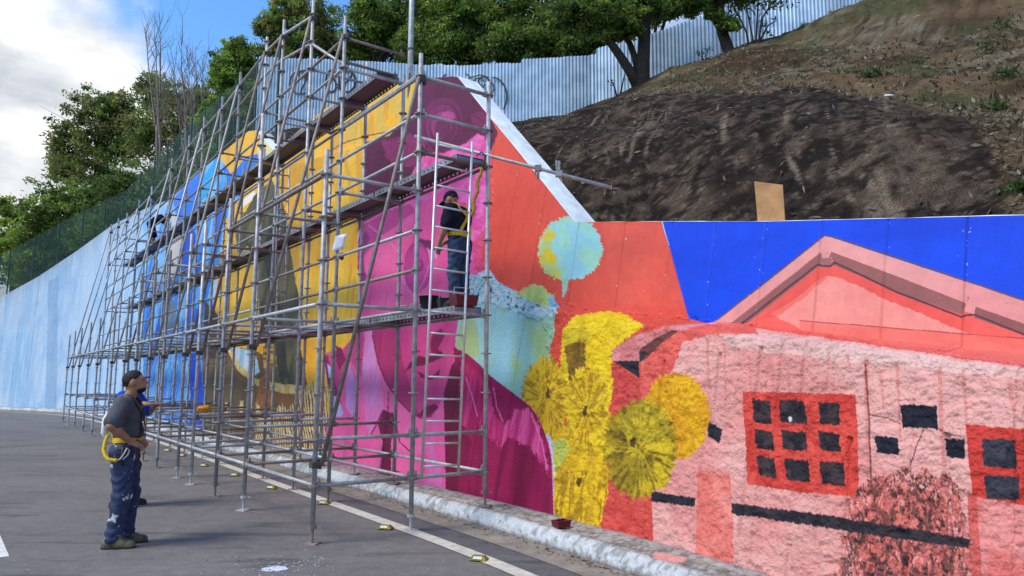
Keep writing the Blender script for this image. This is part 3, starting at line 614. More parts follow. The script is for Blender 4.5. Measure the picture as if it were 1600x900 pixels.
def finish_patch(s, P, h):
    u = np.broadcast_to(s[:, None], h.shape)
    du = np.gradient(P, axis=0); dv = np.gradient(P, axis=1); nrm = np.cross(du, dv)
    nrm /= np.maximum(np.linalg.norm(nrm, axis=-1, keepdims=True), 1e-9)
    nrm = np.where((nrm[..., :2].sum(-1) > 0)[..., None] & (nrm[..., 2] < 0.5)[..., None], -nrm, nrm)
    nrm = np.where((nrm[..., 2] < -0.5)[..., None], -nrm, nrm)
    x, y = proj(P); rm = rockmask(x, y, u, h)
    q = u + 0.0; w = P[..., 2] + 0.8 * (P[..., 0] * 0.8 + P[..., 1] * 0.6)
    rid = 1 - np.abs(2 * fbm2(q * 6, w * 7, 3, 301) - 1)
    big = fbm2(q * 1.7, w * 1.5, 3, 311) - 0.5; mid = .6 * (fbm2(q * 13, w * 16, 4, 321, 0.7) - 0.5) + .4 * (.62 - np.abs(2 * fbm2(q * 17 + 5, w * 21, 3, 322, .65) - 1))
    gx = q * 4.3 + 0.25 * noise2(q * 2, w * 0.6, 331)
    gr = np.abs((gx % 1.0) - 0.5); present = noise2(np.floor(gx), np.floor(w * 1.1), 341) > 0.66
    groove = np.where(present, np.exp(-(gr / 0.085) ** 2), 0.0)
    rough = (0.06 * big + 0.035 * (rid - 0.6) + 0.043 * mid) * (1 - 0.85 * groove) - 0.012 * groove
    # board-formed concrete: shallow vertical joints and a slow wave
    jt = np.abs(((q * 1.55) % 1.0) - 0.5) / 1.55
    plain = 0.012 * (fbm2(q * 1.2, w * 1.2, 3, 351) - 0.5) - 0.012 * (jt < 0.009)
    disp = plain + rm * rough
    edge = np.ones(h.shape); edge[:, :4] = np.array([0, .3, .6, .85]); edge[:, -3:] = np.array([.7, .4, 0.2])
    P2 = P + nrm * (disp * edge)[..., None]
    x, y = proj(P2)
    col = paint_mural(x, y, u, h)
    # dirt in the board joints, grime runs from the coping, splashed dirt along the foot
    jd = ((jt < 0.008) & (rm < 0.5)) * 0.3 * noise2(q * 3, w * 3, 361)
    col = col * (1 - jd[..., None])
    return P2, col, rm
colsL = np.where(px_cols < SPLIT + 1)[0]; iR = colsL[0]; colsL = np.arange(iR, len(s_cols)); colsR = np.arange(0, iR + 1)
sL, PL, hL, htL, stL, bL = patch(colsL, LEDGE_L, lambda x: 0.13 * sstep(425, 490, x) * (1 - sstep(640, 695, x)), (360, 6, 130))
sR, PR, hR, htR, stR, bR = patch(colsR, LEDGE_R, lambda x: 0.50 * sstep(800, 980, x), (225, 44, 215))
PL2, cL, rmL = finish_patch(sL, PL, hL); PR2, cR, rmR = finish_patch(sR, PR, hR)
# grime runs below the top edge of the far wall
uL = np.broadcast_to(sL[:, None], hL.shape); dtop = htL[:, None] - hL
far = sstep(330, 120, px_cols[colsL])[:, None] if False else (1 - sstep(150, 330, px_cols[colsL]))[:, None]
run = far * np.exp(-dtop / (0.25 + 0.9 * fbm2(uL * 1.3, uL * 0 + 3, 3, 371))) * (0.35 + 0.65 * fbm2(uL * 5, hL * 0.8, 3, 381))
cL = cL * (1 - run[..., None] * 0.8) + C(150, 158, 168) * (run[..., None] * 0.8)
wall = empty('mural_wall', (float(BC[400][0]), float(BC[400][1]), 0)); tag(wall, 'long tall concrete retaining wall covered with a bright painted mural', 'wall')
def sub(o, par):
    o.parent = par; o.matrix_parent_inverse = Matrix.Translation(-Vector(par.location)); return o
nuL, nvL = hL.shape; nuR, nvR = hR.shape
sub(link('painted_face', mesh_np('painted_face', PL2, grid_faces(nuL, nvL), True, cL), M['mural']), wall)
RK = 225 + 44 - 1
upR, cuR = PR2[:, RK:], cR[:, RK:]
sub(link('painted_face', mesh_np('painted_face', upR, grid_faces(*upR.shape[:2]), True, cuR), M['mural']), wall)
rock = tag(link('painted_rock', mesh_np('painted_rock', PR2[:, :RK + 1], grid_faces(nuR, RK + 1), True, cR[:, :RK + 1]), M['rockpaint']),
           'rough rock outcrop under the low wall, painted with a pink house and yellow flowers', 'rock')
# coping: top of the wall, 0.42 m thick, with its back
def coping(P, s, name, thick=0.42, down=2.2):
    T = P[:, -1]; Nn = norm_at(s); n3 = np.column_stack([Nn, np.zeros(len(s))])
    wob = (0.01 * (fbm2(s * 3, s * 0, 3, 391) - .5))[:, None] * np.array([0, 0, 1])
    rowsv = [T, T + n3 * 0.02 + np.array([0, 0, .006]) + wob, T + n3 * thick * .5 + np.array([0, 0, .015]) + wob, T + n3 * thick + wob * 2, T + n3 * thick - np.array([0, 0, down])]
    G = np.stack(rowsv, 1); return link(name, mesh_np(name, G, grid_faces(len(s), 5), False), M['coping'])
sub(coping(PL2, sL, 'coping'), wall); sub(coping(upR, sR, 'coping'), wall)

# ------------------------------------------------------------------ road, gutter, kerb, markings
def sweep(name, profile, s0, s1, m, step=None, disp=0.0, colf=None, smooth=True, kind='structure'):
    """profile: (distance out from the wall foot, height)"""
    ss = [s0]
    while ss[-1] < s1:
        ss.append(ss[-1] + (0.012 + 0.0016 * max(1.0, float(base_at(ss[-1])[1])) if step is None else step))
    ss = np.array(ss); B = base_at(ss); Nn = norm_at(ss)
    o = np.array([p[0] for p in profile]); z = np.array([p[1] for p in profile])
    P = np.concatenate([B[:, None, :] - Nn[:, None, :] * o[None, :, None], np.broadcast_to(z, (len(ss), len(z)))[..., None].copy()], -1)
    U = np.broadcast_to(ss[:, None], P.shape[:2]); O = np.broadcast_to(o, P.shape[:2])
    if disp:
        q = O + z[None, :]
        d = (fbm2(U * 14, q * 18, 4, 401, 0.7) - 0.5) * disp * 1.6 + (fbm2(U * 0.8, q * 2, 3, 402) - 0.5) * disp * .6
        wgt = np.where((O > 0.02) & (z[None, :] > 0.03), 1.0, 0.15)
        P[..., :2] -= Nn[:, None, :] * (d * wgt)[..., None]; P[..., 2] += d * wgt * 0.6
    c = colf(U, O, P[..., 2]) if colf else None
    f = grid_faces(*P.shape[:2])[:, ::-1]
    o_ = link(name, mesh_np(name, P, f, smooth, c), m)
    return tag(o_, kind=kind)
prof = [(-0.35, .155)] + [(0.0 + 0.42 * i / 14, .16 + .006 * math.sin(i)) for i in range(15)] + [(0.42 + 0.13 * math.sin(i / 12 * math.pi / 2), 0.165 * math.cos(i / 12 * math.pi / 2) ** 0.8 - 0.002 * i) for i in range(1, 13)] + [(0.575, -0.03)]
def kerbcol(U, O, Z):
    lime = C(200, 204, 206); dirt = C(104, 98, 88); topc = C(176, 171, 163)
    c = np.zeros(U.shape + (3,)); face = sstep(0.40, 0.47, O)[..., None]
    c[:] = topc; n = fbm2(U * 16, (O + Z * 1.5) * 20, 4, 411, 0.7); nb = fbm2(U * 1.3, O * 2 + Z, 3, 412)
    c = c * (1 - 0.35 * sstep(0.4, 0.7, n)[..., None]); c = c * (1 - face) + lime * face
    wear = (sstep(0.52, 0.62, n * 0.7 + nb * 0.35) * 0.55)[..., None]; c = c * (1 - wear) + dirt * wear
    sp_ = on_ground(1045, 871, KERB_H); s0_ = float(BS[np.argmin(np.hypot(BC[:, 0] - sp_[0], BC[:, 1] - sp_[1]))]); o0_ = float(np.hypot(*(base_at(s0_) - sp_[:2])))
    spill = (np.hypot((U - s0_) / .19, (O - o0_) / .13) + .5 * (n - .5) < 1)[..., None] * .9; c = c * (1 - spill) + C(232, 160, 150) * spill
    low = (sstep(0.05, 0.0, Z) if False else 1 - sstep(0.0, 0.06, Z))[..., None] * 0.8; c = c * (1 - low) + C(90, 72, 58) * low
    edge = (np.exp(-((O - 0.0) / 0.05) ** 2) * 0.6 * fbm2(U * 2, U * 0, 3, 413))[..., None]; c = c * (1 - edge) + C(190, 120, 150) * edge
    return c
s_end = float(s_cols[-1])
kerb = sweep('kerb', prof, 0.2, s_end, M['kerb'], disp=0.035, colf=kerbcol)
def asphalt(name, base, dark, patchy):
    m = bpy.data.materials.new(name); m.use_nodes = True
    nt = m.node_tree; N, L = nt.nodes, nt.links; b = N['Principled BSDF']
    b.inputs['Roughness'].default_value = 0.85; b.inputs['Specular IOR Level'].default_value = 0.25
    t = N.new('ShaderNodeTexCoord')
    def nz(sc, det, ro=0.6):
        n = N.new('ShaderNodeTexNoise'); n.inputs['Scale'].default_value = sc; n.inputs['Detail'].default_value = det; n.inputs['Roughness'].default_value = ro
        L.new(t.outputs['Object'], n.inputs['Vector']); return n
    a, f, g = nz(0.55, 5), nz(95, 4, .85), nz(7, 6)
    def ramp(n, p0, p1, c0, c1):
        r = N.new('ShaderNodeValToRGB'); r.color_ramp.elements[0].position = p0; r.color_ramp.elements[1].position = p1
        r.color_ramp.elements[0].color = (*c0, 1); r.color_ramp.elements[1].color = (*c1, 1); L.new(n.outputs['Fac'], r.inputs['Fac']); return r
    r1 = ramp(a, 0.35, 0.65, dark, base); r2 = ramp(f, 0.3, 0.75, (0.45, 0.45, 0.45), (1.65, 1.65, 1.65)); r3 = ramp(g, 0.3, 0.7, (1 - patchy,) * 3, (1 + patchy,) * 3)
    m1 = N.new('ShaderNodeMix'); m1.data_type = 'RGBA'; m1.blend_type = 'MULTIPLY'; m1.inputs['Factor'].default_value = 1
    L.new(r1.outputs[0], m1.inputs['A']); L.new(r2.outputs[0], m1.inputs['B'])
    m2 = N.new('ShaderNodeMix'); m2.data_type = 'RGBA'; m2.blend_type = 'MULTIPLY'; m2.inputs['Factor'].default_value = 1
    L.new(m1.outputs['Result'], m2.inputs['A']); L.new(r3.outputs[0], m2.inputs['B']); 
    mp_ = N.new('ShaderNodeMapping'); mp_.inputs['Scale'].default_value = (.55, 2.6, 1); mp_.inputs['Rotation'].default_value = (0, 0, .12); L.new(t.outputs['Object'], mp_.inputs['Vector'])
    st = N.new('ShaderNodeTexNoise'); st.inputs['Scale'].default_value = 1.1; st.inputs['Detail'].default_value = 5; L.new(mp_.outputs[0], st.inputs['Vector'])
    r4 = ramp(st, .57, .68, (1, 1, 1), (.62, .62, .63)); m4 = N.new('ShaderNodeMix'); m4.data_type = 'RGBA'; m4.blend_type = 'MULTIPLY'; m4.inputs['Factor'].default_value = 1
    L.new(m2.outputs['Result'], m4.inputs['A']); L.new(r4.outputs[0], m4.inputs['B']); L.new(m4.outputs['Result'], b.inputs['Base Color'])
    bp = N.new('ShaderNodeBump'); bp.inputs['Strength'].default_value = 0.5; bp.inputs['Distance'].default_value = 0.006
    L.new(f.outputs['Fac'], bp.inputs['Height']); L.new(bp.outputs[0], b.inputs['Normal'])
    return m
M['asphalt'] = asphalt('asphalt', (0.162, 0.152, 0.144), (0.128, 0.12, 0.115), 0.16)
M['asphalt_dark'] = asphalt('shoulder_asphalt', (0.12, 0.115, 0.12), (0.085, 0.083, 0.088), 0.2)
M['gutter'] = mat('gutter_concrete', (0.24, 0.21, 0.175), 0.9, 0, 0.35, 4, 0.4, 40)
M['line'] = mat('worn_road_paint', (0.6, 0.57, 0.48), 0.8, 0, 0.4, 9, 0.2, 60, col2=(0.36, 0.345, 0.3))
g = MB(); g.add([(-900, -900, -0.02), (900, -900, -0.02), (900, 900, -0.02), (-900, 900, -0.02)], [(0, 1, 2, 3)])
tag(g.build('ground', M['concrete']), kind='structure')
g = MB(); nx_, ny_ = 60, 60
g.add([(-90, -14, 0), (14, -14, 0), (14, 70, 0), (-90, 70, 0)], [(0, 1, 2, 3)]); tag(g.build('road', M['asphalt']), kind='structure')
sweep('road_shoulder', [(0.9, .004), (1.26, .004)], 0.2, s_end, M['asphalt_dark'], 0.2)
sweep('gutter', [(0.5, .009), (0.72, .006), (0.93, .009)], 0.2, s_end, M['gutter'], 0.2)
sweep('edge_line', [(1.25, .008), (1.42, .008)], 0.2, s_end, M['line'], 0.2)
M['white_line'] = mat('white_road_paint', (0.66, 0.65, 0.62), 0.8, 0, 0.3, 9, 0.2, 60)
q0, q1 = on_ground(-16, 822), on_ground(3, 871)
g = MB(); v = Vector(q1 - q0).normalized(); w = Vector((-v.y, v.x, 0)) * 0.055
g.add([Vector(q0) - v * .6 - w + Vector((0, 0, .004)), Vector(q1) - w + Vector((0, 0, .004)), Vector(q1) + w + Vector((0, 0, .004)), Vector(q0) - v * .6 + w + Vector((0, 0, .004))], [(0, 3, 2, 1)])
tag(g.build('lane_line', M['white_line']), kind='structure')
# ------------------------------------------------------------------ hillside behind the wall
cps = []
def cp(px, lst):
    for y, d in lst: cps.append(at(px, y, d))
cp(930, [(372, 9.8), (270, 10.8), (205, 12.2), (176, 14.5), (168, 22.5)])
cp(1015, [(372, 9.6), (262, 10.4), (190, 11.6), (162, 13.5), (141, 22)])
cp(1100, [(368, 9.0), (252, 9.8), (182, 10.9), (157, 12.4), (112, 21.8)])
cp(1250, [(365, 8.2), (252, 8.9), (182, 9.9), (157, 11.2), (104, 16), (50, 21.6)])
cp(1400, [(360, 7.3), (242, 8.0), (182, 8.9), (160, 10), (80, 15), (-12, 21.8)])
cp(1500, [(356, 6.8), (245, 7.5), (187, 8.4), (168, 9.3), (60, 14), (-60, 21.8)])
cp(1600, [(352, 6.2), (250, 7.0), (190, 8.0), (80, 11.8), (0, 15.2), (-110, 22)])
cp(1800, [(345, 5.4), (250, 6.5), (150, 8.6), (0, 13), (-180, 22)])
cp(820, [(245, 12.0), (195, 15.5), (188, 23)])
cp(700, [(240, 14.5), (200, 24)]); cp(560, [(250, 16), (205, 24.5)]); cp(430, [(262, 19), (212, 26)])
for s_, dz in ((22, -1.2), (27, -1.0), (32, -1.0), (38, -0.9), (44, -0.8), (52, -0.8), (60, -0.6)):
    b_, n_ = base_at(s_), norm_at(s_); i_ = int(np.argmin(np.abs(sL - s_))); hh = float(htL[i_]) + dz
    for k_, up in ((1.0, 0.0), (6, 0.6), (16, 1.6)): cps.append(np.array([b_[0] + n_[0] * k_, b_[1] + n_[1] * k_, hh + up]))
for x_, y_, z_ in ((-10, 60, 10), (10, 60, 22), (30, 50, 28), (30, 25, 22), (-40, 70, 8), (20, 10, 15), (14, 4, 9), (-60, 60, 6)): cps.append(np.array([x_, y_, z_]))
cps = np.array(cps)
def tps(P, Z, lam=0.02):
    d = np.linalg.norm(P[:, None] - P[None], axis=-1); K = np.where(d > 0, d * d * np.log(d + 1e-9), 0) + lam * np.eye(len(P))
    A = np.zeros((len(P) + 3,) * 2); A[:len(P), :len(P)] = K; A[:len(P), -3] = 1; A[:len(P), -2:] = P; A[-3, :len(P)] = 1; A[-2:, :len(P)] = P.T
    return np.linalg.solve(A, np.concatenate([Z, np.zeros(3)]))
_ctr = cps[:, :2]; _w = tps(_ctr, cps[:, 2])
def terr0(x, y):
    x = np.asarray(x, float); y = np.asarray(y, float); r = _w[-3] + _w[-2] * x + _w[-1] * y
    for i in range(len(_ctr)):
        d2 = (x - _ctr[i, 0]) ** 2 + (y - _ctr[i, 1]) ** 2; r = r + _w[i] * 0.5 * d2 * np.log(d2 + 1e-12)
    return r
def rockness(x, y, z):
    px, py = proj(np.stack([x, y, z], -1))
    j = (fbm2(x * 0.8, y * 0.8, 3, 501) - .5) * 46
    line = np.interp(px + j, [700, 960, 1100, 1250, 1400, 1500, 1545, 1570, 1600], [190, 158, 152, 150, 160, 178, 240, 300, 420])
    return sstep(-4, 4, py + j * 0.28 - line)
def terr(x, y):
    z = terr0(x, y); rk = rockness(x, y, z)
    z = z + 0.5 * (fbm2(x * 0.5, y * 0.5, 3, 511) - .5)
    rel = 0.45 * (fbm2(x * 0.8 + y * .3, y * 0.6, 4, 521) - .5) + 0.14 * (1 - np.abs(2 * fbm2(x * 2.2, y * 1.3, 4, 531) - 1) - .6) + .04 * (1 - np.abs(2 * fbm2(x * 6, y * 4.5, 4, 532, .65) - 1) - .6)
    soil = 0.34 * (fbm2(x * 1.6, y * 1.6, 4, 541) - .5) + 0.1 * (fbm2(x * 6, y * 6, 3, 551) - .5)
    return z + rk * rel * 0.8 + (1 - rk) * soil, rk
# rows start just behind the wall and run up the hill; denser near the camera
ns = 520; ss = np.concatenate([np.linspace(0.3, 16, 400), np.linspace(16.1, s_end - 2, ns - 400)])
kk = np.concatenate([np.linspace(0.30, 4.5, 240), np.linspace(4.53, 10, 90), np.linspace(10.2, 45, 80)])
B = base_at(ss); Nn = norm_at(ss); bb = batter(np.interp(ss, s_dense, bpx))
hts = np.interp(ss, np.concatenate([sR, sL]), np.concatenate([htR, htL])); sts = np.interp(ss, np.concatenate([sR, sL]), np.concatenate([stR, stL]))
O = (bb * hts + sts)[:, None] + kk[None, :] + 0.05
# hill profiles fan out so that far rows do not cross
dirn = np.array([0.72, 0.69]); mixd = np.clip(kk / 14, 0, 1)[None, :, None]
dv = Nn[:, None, :] * (1 - mixd) + dirn * mixd; dv = dv / np.linalg.norm(dv, axis=-1, keepdims=True)
XY = B[:, None, :] + Nn[:, None, :] * (O[:, :1])[..., None] + dv * (kk - kk[0])[None, :, None]
Z, RK_ = terr(XY[..., 0], XY[..., 1])
# never stand above the coping right behind it
lim = hts[:, None] - 0.12 + (kk[None, :] - 0.3) * 1.7; Z = np.minimum(Z, lim)
Pt = np.concatenate([XY, Z[..., None]], -1)
n1_ = fbm2(XY[..., 0] * 1.1, XY[..., 1] * 1.1 + Z, 5, 561, .6); n2_ = fbm2(XY[..., 0] * 5, XY[..., 1] * 5 + Z * 3, 4, 571, .65); n3_ = fbm2(XY[..., 0] * .35, XY[..., 1] * .35, 3, 581)
hz = (XY[..., 0] * 0.8 - XY[..., 1] * 0.6)
stain = fbm2(hz * 2.4, Z * 0.35 + XY[..., 1] * .1, 4, 591, .6)
tcol = lambda t, a, b: a * (1 - t[..., None]) + b * t[..., None]
rockc = tcol(sstep(.38, .70, n2_), np.array([.016, .012, .010]), np.array([.07, .054, .041]))
n4_ = fbm2(XY[..., 0] * 11, XY[..., 1] * 11 + Z * 7, 3, 592, .7); hz2 = hz + Z * .28
stain = fbm2(hz2 * 2.2, Z * 0.9 - XY[..., 1] * .35, 4, 591, .6); thin = 1 - np.abs(2 * fbm2(hz2 * 1.9 + 4, Z * 0.45 - XY[..., 1] * .2, 4, 593, .55) - 1)
rockc = tcol(sstep(.54, .68, stain) * .32 * sstep(.4, .6, n4_), rockc, np.array([.15, .12, .085])); rockc = tcol((1 - sstep(.36, .47, stain)) * .6, rockc, np.array([.014, .011, .010]))
rockc = tcol(sstep(.94, .99, thin) * sstep(.42, .62, n1_) * .55, rockc, np.array([.24, .2, .15])); rockc = tcol(sstep(.66, .78, n4_) * .5, rockc, np.array([.17, .145, .11]))
crev = 1 - np.abs(2 * fbm2(XY[..., 0] * 1.0 + 3, (XY[..., 1] + Z) * .9, 4, 594, .55) - 1); rockc = tcol(sstep(.965, .99, crev) * .9, rockc, np.array([.006, .005, .005]))
soilc = tcol(sstep(.35, .65, n1_), np.array([.07, .045, .024]), np.array([.17, .115, .062]))
soilc = tcol(sstep(.5, .62, n3_) * sstep(.45, .6, n2_), soilc, np.array([.20, .17, .115]))
grn = sstep(.55, .66, fbm2(XY[..., 0] * .8 + 9, XY[..., 1] * .8, 4, 601)) * .8; soilc = tcol(grn, soilc, np.array([.075, .085, .03]))
soilc = tcol(sstep(.66, .78, n2_) * .7, soilc, np.array([.24, .2, .14]))
tc_ = tcol(RK_, soilc * .62, rockc * np.array([.9, .84, .8]))
tag(link('hillside', mesh_np('hillside', Pt, grid_faces(*Z.shape)[:, ::-1], True, tc_), M['ground']), kind='structure')
_tz = lambda x, y: float(terr(np.array([x]), np.array([y]))[0][0])
# dead leaves, twigs and stones lying on the slope
i0 = nrng.integers(60, 400, 60000); j0 = nrng.integers(0, 360, 60000)
pxs, pys = proj(Pt[i0, j0]); keep = (pxs > 780) & (pxs < 1660) & (pys > -40) & (pys < 350)
keep &= nrng.random(60000) < np.where(RK_[i0, j0] > .5, .05, 1.0)
i0, j0 = i0[keep][:6500], j0[keep][:6500]; c0 = Pt[i0, j0]; n0 = len(c0)
def scatter_quads(cent, length, width, updir=0.6, spread=None):
    n = len(cent); a = nrng.normal(size=(n, 3)); a /= np.linalg.norm(a, axis=1, keepdims=True)
    b = nrng.normal(size=(n, 3)); b = np.cross(a, b); b /= np.linalg.norm(b, axis=1, keepdims=True)
    L_ = np.asarray(length)[..., None] * np.ones((n, 1)) / 2; W_ = np.asarray(width)[..., None] * np.ones((n, 1)) / 2
    V = np.stack([cent - a * L_, cent + b * W_ - a * L_ * .15, cent + a * L_, cent - b * W_ - a * L_ * .15], 1)
    return V.reshape(-1, 3), np.arange(n * 4).reshape(n, 4)
cc = np.array([[.15, .11, .065], [.2, .165, .11], [.08, .05, .028], [.11, .075, .04], [.27, .24, .19]])[nrng.integers(0, 5, n0)]
V, Fq = scatter_quads(c0 + np.array([-.01, -.015, .025]), nrng.uniform(.05, .16, n0), nrng.uniform(.015, .05, n0))
tag(link('leaf_litter', mesh_np('leaf_litter', V, Fq, False, np.repeat(cc, 4, 0)), M['leaf']), 'brown dead leaves and twigs scattered over the slope', 'leaf litter', kind='stuff')
# grass and weed tufts on the slope
def terr_hit(px, py):
    d = np.hypot(*(np.array(proj(Pt)) - np.array([px, py])[:, None, None])); i, j = np.unravel_index(np.argmin(d), d.shape); return Pt[i, j].copy()
weedspots = [(1420, 105, 26), (1555, 172, 22), (1360, 122, 16), (1325, 120, 18), (1578, 122, 20), (1408, 62, 20), (1480, 30, 22), (1545, 85, 20), (1590, 300, 14), (1570, 40, 20)]
tufts = []
for wx, wy, wr in weedspots:
    p = terr_hit(wx, wy); rad = wr * p[1] / F; n = 90
    e = nrng.normal(size=(n, 3)) * np.array([rad * .6, rad * .6, rad * .28]); tufts.append(p + e + np.array([0, 0, .05]))
tufts = np.concatenate(tufts); V, Fq = scatter_quads(tufts, nrng.uniform(.08, .2, len(tufts)), .03)
gc = np.array([.045, .075, .018]) * nrng.uniform(.6, 1.6, (len(tufts), 1)); tag(link('weeds', mesh_np('weeds', V, Fq, False, np.repeat(gc, 4, 0)), M['leaf']), 'small green weed tufts on the brown slope', 'weeds', kind='stuff')

# ------------------------------------------------------------------ corrugated sheet fence on the hill
fm = bpy.data.materials.new('zinc_sheet'); fm.use_nodes = True
_n = fm.node_tree.nodes; _b = _n['Principled BSDF']; _b.inputs['Metallic'].default_value = 0.35; _b.inputs['Roughness'].default_value = 0.5
_t = _n.new('ShaderNodeTexCoord'); _z = _n.new('ShaderNodeTexNoise'); _z.inputs['Scale'].default_value = 2.2; _z.inputs['Detail'].default_value = 6
_oi = _n.new('ShaderNodeObjectInfo'); _r = _n.new('ShaderNodeValToRGB'); _r.color_ramp.elements[0].position = .3; _r.color_ramp.elements[0].color = (.31, .43, .55, 1); _r.color_ramp.elements[1].position = .7; _r.color_ramp.elements[1].color = (.5, .63, .74, 1)
fm.node_tree.links.new(_t.outputs['Object'], _z.inputs['Vector']); fm.node_tree.links.new(_z.outputs['Fac'], _r.inputs['Fac']); _hs = _n.new('ShaderNodeHueSaturation'); _mr0 = _n.new('ShaderNodeMapRange'); _mr0.inputs['To Min'].default_value = .78; _mr0.inputs['To Max'].default_value = 1.12
fm.node_tree.links.new(_oi.outputs['Random'], _mr0.inputs['Value']); fm.node_tree.links.new(_mr0.outputs[0], _hs.inputs['Value']); fm.node_tree.links.new(_r.outputs[0], _hs.inputs['Color']); fm.node_tree.links.new(_hs.outputs[0], _b.inputs['Base Color'])
# fence line: (pixel of top edge, pixel of foot, distance)
FL = [(405, 88, 215, 25.6), (560, 95, 206, 25.0), (700, 102, 198, 24.4), (814, 97, 190, 23.8), (815, 91, 190, 23.8), (931, 86, 166, 23.2), (932, 77, 166, 23.2), (962, 68, 155, 22.9), (1015, 53, 141, 22.4), (1060, 38, 126, 22.2), (1110, 20, 110, 22.0), (1200, -22, 70, 21.8), (1300, -66, 36, 21.7), (1380, -100, 5, 21.7), (1450, -130, -28, 21.7)]
fence = empty('sheet_metal_fence', tuple(at(815, 190, 23.8))); tag(fence, 'pale blue corrugated metal sheet fence along the top of the slope', 'fence')
fx = [f[0] for f in FL]
def fl(px): return [np.interp(px, fx, [f[k] for f in FL]) for k in (1, 2, 3)]
path = []
for px in np.arange(405, 1450, 0.5):
    t_, f_, d_ = fl(px); path.append((at(px, t_, d_), at(px, f_ + 14, d_)))
pl = np.array([p[0][:2] for p in path]); pcum = np.concatenate([[0], np.cumsum(np.linalg.norm(np.diff(pl, axis=0), axis=1))])
SW, PER = 0.94, 0.118
nsheet = int(pcum[-1] / SW)
for i in range(nsheet):
    u0, u1 = i * SW, (i + 1) * SW + 0.03; us = np.arange(u0, u1, PER / 6)
    idx = np.interp(us, pcum, np.arange(len(pl)))
    X = np.interp(idx, np.arange(len(pl)), pl[:, 0]); Y = np.interp(idx, np.arange(len(pl)), pl[:, 1])
    zt = np.interp(idx, np.arange(len(pl)), [p[0][2] for p in path]); zb = np.interp(idx, np.arange(len(pl)), [p[1][2] for p in path])
    tx = np.gradient(X); ty = np.gradient(Y); l_ = np.hypot(tx, ty); nx, ny = ty / l_, -tx / l_
    off = 0.024 * np.clip(np.sin(us / PER * 2 * np.pi) * 1.8, -1, 1) + (0.006 if i % 2 else 0)
    dzt = rnd.uniform(-.035, .035)
    rows_ = []
    for t in np.linspace(0, 1, 4):
        rows_.append(np.stack([X + nx * off, Y + ny * off, zb + (zt + dzt - zb) * t], -1))
    G = np.stack(rows_, 1); o = link('sheet', mesh_np('sheet', G, grid_faces(len(us), 4), False), fm); sub(o, fence)
# sprayed scribbles on the sheets
def fence_pt(px, py, lift=0.06):
    t_, f_, d_ = fl(px); p = at(px, py, d_); return p - np.array([0.05, 1, 0]) * lift
def spray(strokes, name):
    g = MB()
    for st, w in strokes:
        g.ribbon([fence_pt(*p) for p in st], w, (0.05, -1, 0.0), 0.006)
    sub(g.build(name, M['black']), fence)
def arc(cx, cy, rx, ry, a0, a1, n=14): return [(cx + rx * math.cos(R(a0 + (a1 - a0) * i / n)), cy + ry * math.sin(R(a0 + (a1 - a0) * i / n))) for i in range(n + 1)]
spray([(arc(470, 130, 16, 18, 60, 290), .05), (arc(476, 118, 8, 7, 150, 400), .05), ([(458, 126), (466, 127)], .05), ([(462, 121), (462, 132)], .05), ([(472, 124), (484, 116)], .05), ([(474, 115), (482, 126)], .05), ([(470, 146), (478, 128), (482, 112)], .05)], 'graffiti')
spray([(arc(519, 128, 9, 17, 30, 330), .07), ([(518, 116), (526, 132), (536, 143)], .07), ([(532, 114), (548, 112)], .07), (arc(543, 128, 13, 17, -80, 100), .08), ([(532, 142), (546, 124), (552, 116)], .06), ([(530, 118), (532, 140)], .06)], 'graffiti')
spray([([(590, 122), (599, 124)], .05), ([(592, 128), (597, 119)], .05), ([(596, 129), (592, 119)], .05), ([(692, 122), (697, 117)], .05)], 'graffiti')
spray([(arc(748, 132, 9, 9, 0, 330), .04), (arc(756, 128, 8, 7, 100, 400), .04), ([(736, 122), (750, 118), (764, 122)], .04), (arc(762, 138, 10, 10, -90, 120), .04), (arc(770, 152, 22, 30, -90, 40), .045), ([(728, 116), (736, 122), (730, 126)], .04)], 'graffiti')

# ------------------------------------------------------------------ dark green windbreak netting on top of the far wall
netm = bpy.data.materials.new('green_netting'); netm.use_nodes = True
_nt = netm.node_tree; _b = _nt.nodes['Principled BSDF']; _b.inputs['Base Color'].default_value = (.012, .05, .042, 1); _b.inputs['Roughness'].default_value = .8
_tr = _nt.nodes.new('ShaderNodeBsdfTransparent'); _mx = _nt.nodes.new('ShaderNodeMixShader')
_tc = _nt.nodes.new('ShaderNodeTexCoord'); _ns = _nt.nodes.new('ShaderNodeTexNoise'); _ns.inputs['Scale'].default_value = 1.2; _ns.inputs['Detail'].default_value = 3
_mr = _nt.nodes.new('ShaderNodeMapRange'); _mr.inputs['To Min'].default_value = .18; _mr.inputs['To Max'].default_value = .45
_nt.links.new(_tc.outputs['Object'], _ns.inputs['Vector']); _nt.links.new(_ns.outputs['Fac'], _mr.inputs['Value']); _nt.links.new(_mr.outputs[0], _mx.inputs[0])
_nt.links.new(_tr.outputs[0], _mx.inputs[1]); _nt.links.new(_b.outputs[0], _mx.inputs[2]); _nt.links.new(_mx.outputs[0], _nt.nodes['Material Output'].inputs['Surface'])
M['greenpost'] = mat('green_steel', (.012, .06, .05), .5, .2, .2, 8)
NETTOP = [(-300, 500), (0, 402), (60, 366), (130, 330), (200, 296), (232, 262), (262, 225), (300, 188), (345, 150), (400, 104), (421, 84), (480, 60)]
net = empty('netting_fence', tuple(base_at(30)) + (7.0,)); tag(net, 'dark green mesh netting fence on posts along the top of the tall wall', 'fence')
TL = PL2[:, -1]; tpx, tpy = proj(TL)
s_n0, s_n1 = float(np.interp(-416, -tpx, sL)), float(sL[-1]) - 1.0
npan = 22; su = np.linspace(s_n0, s_n1, npan + 1)
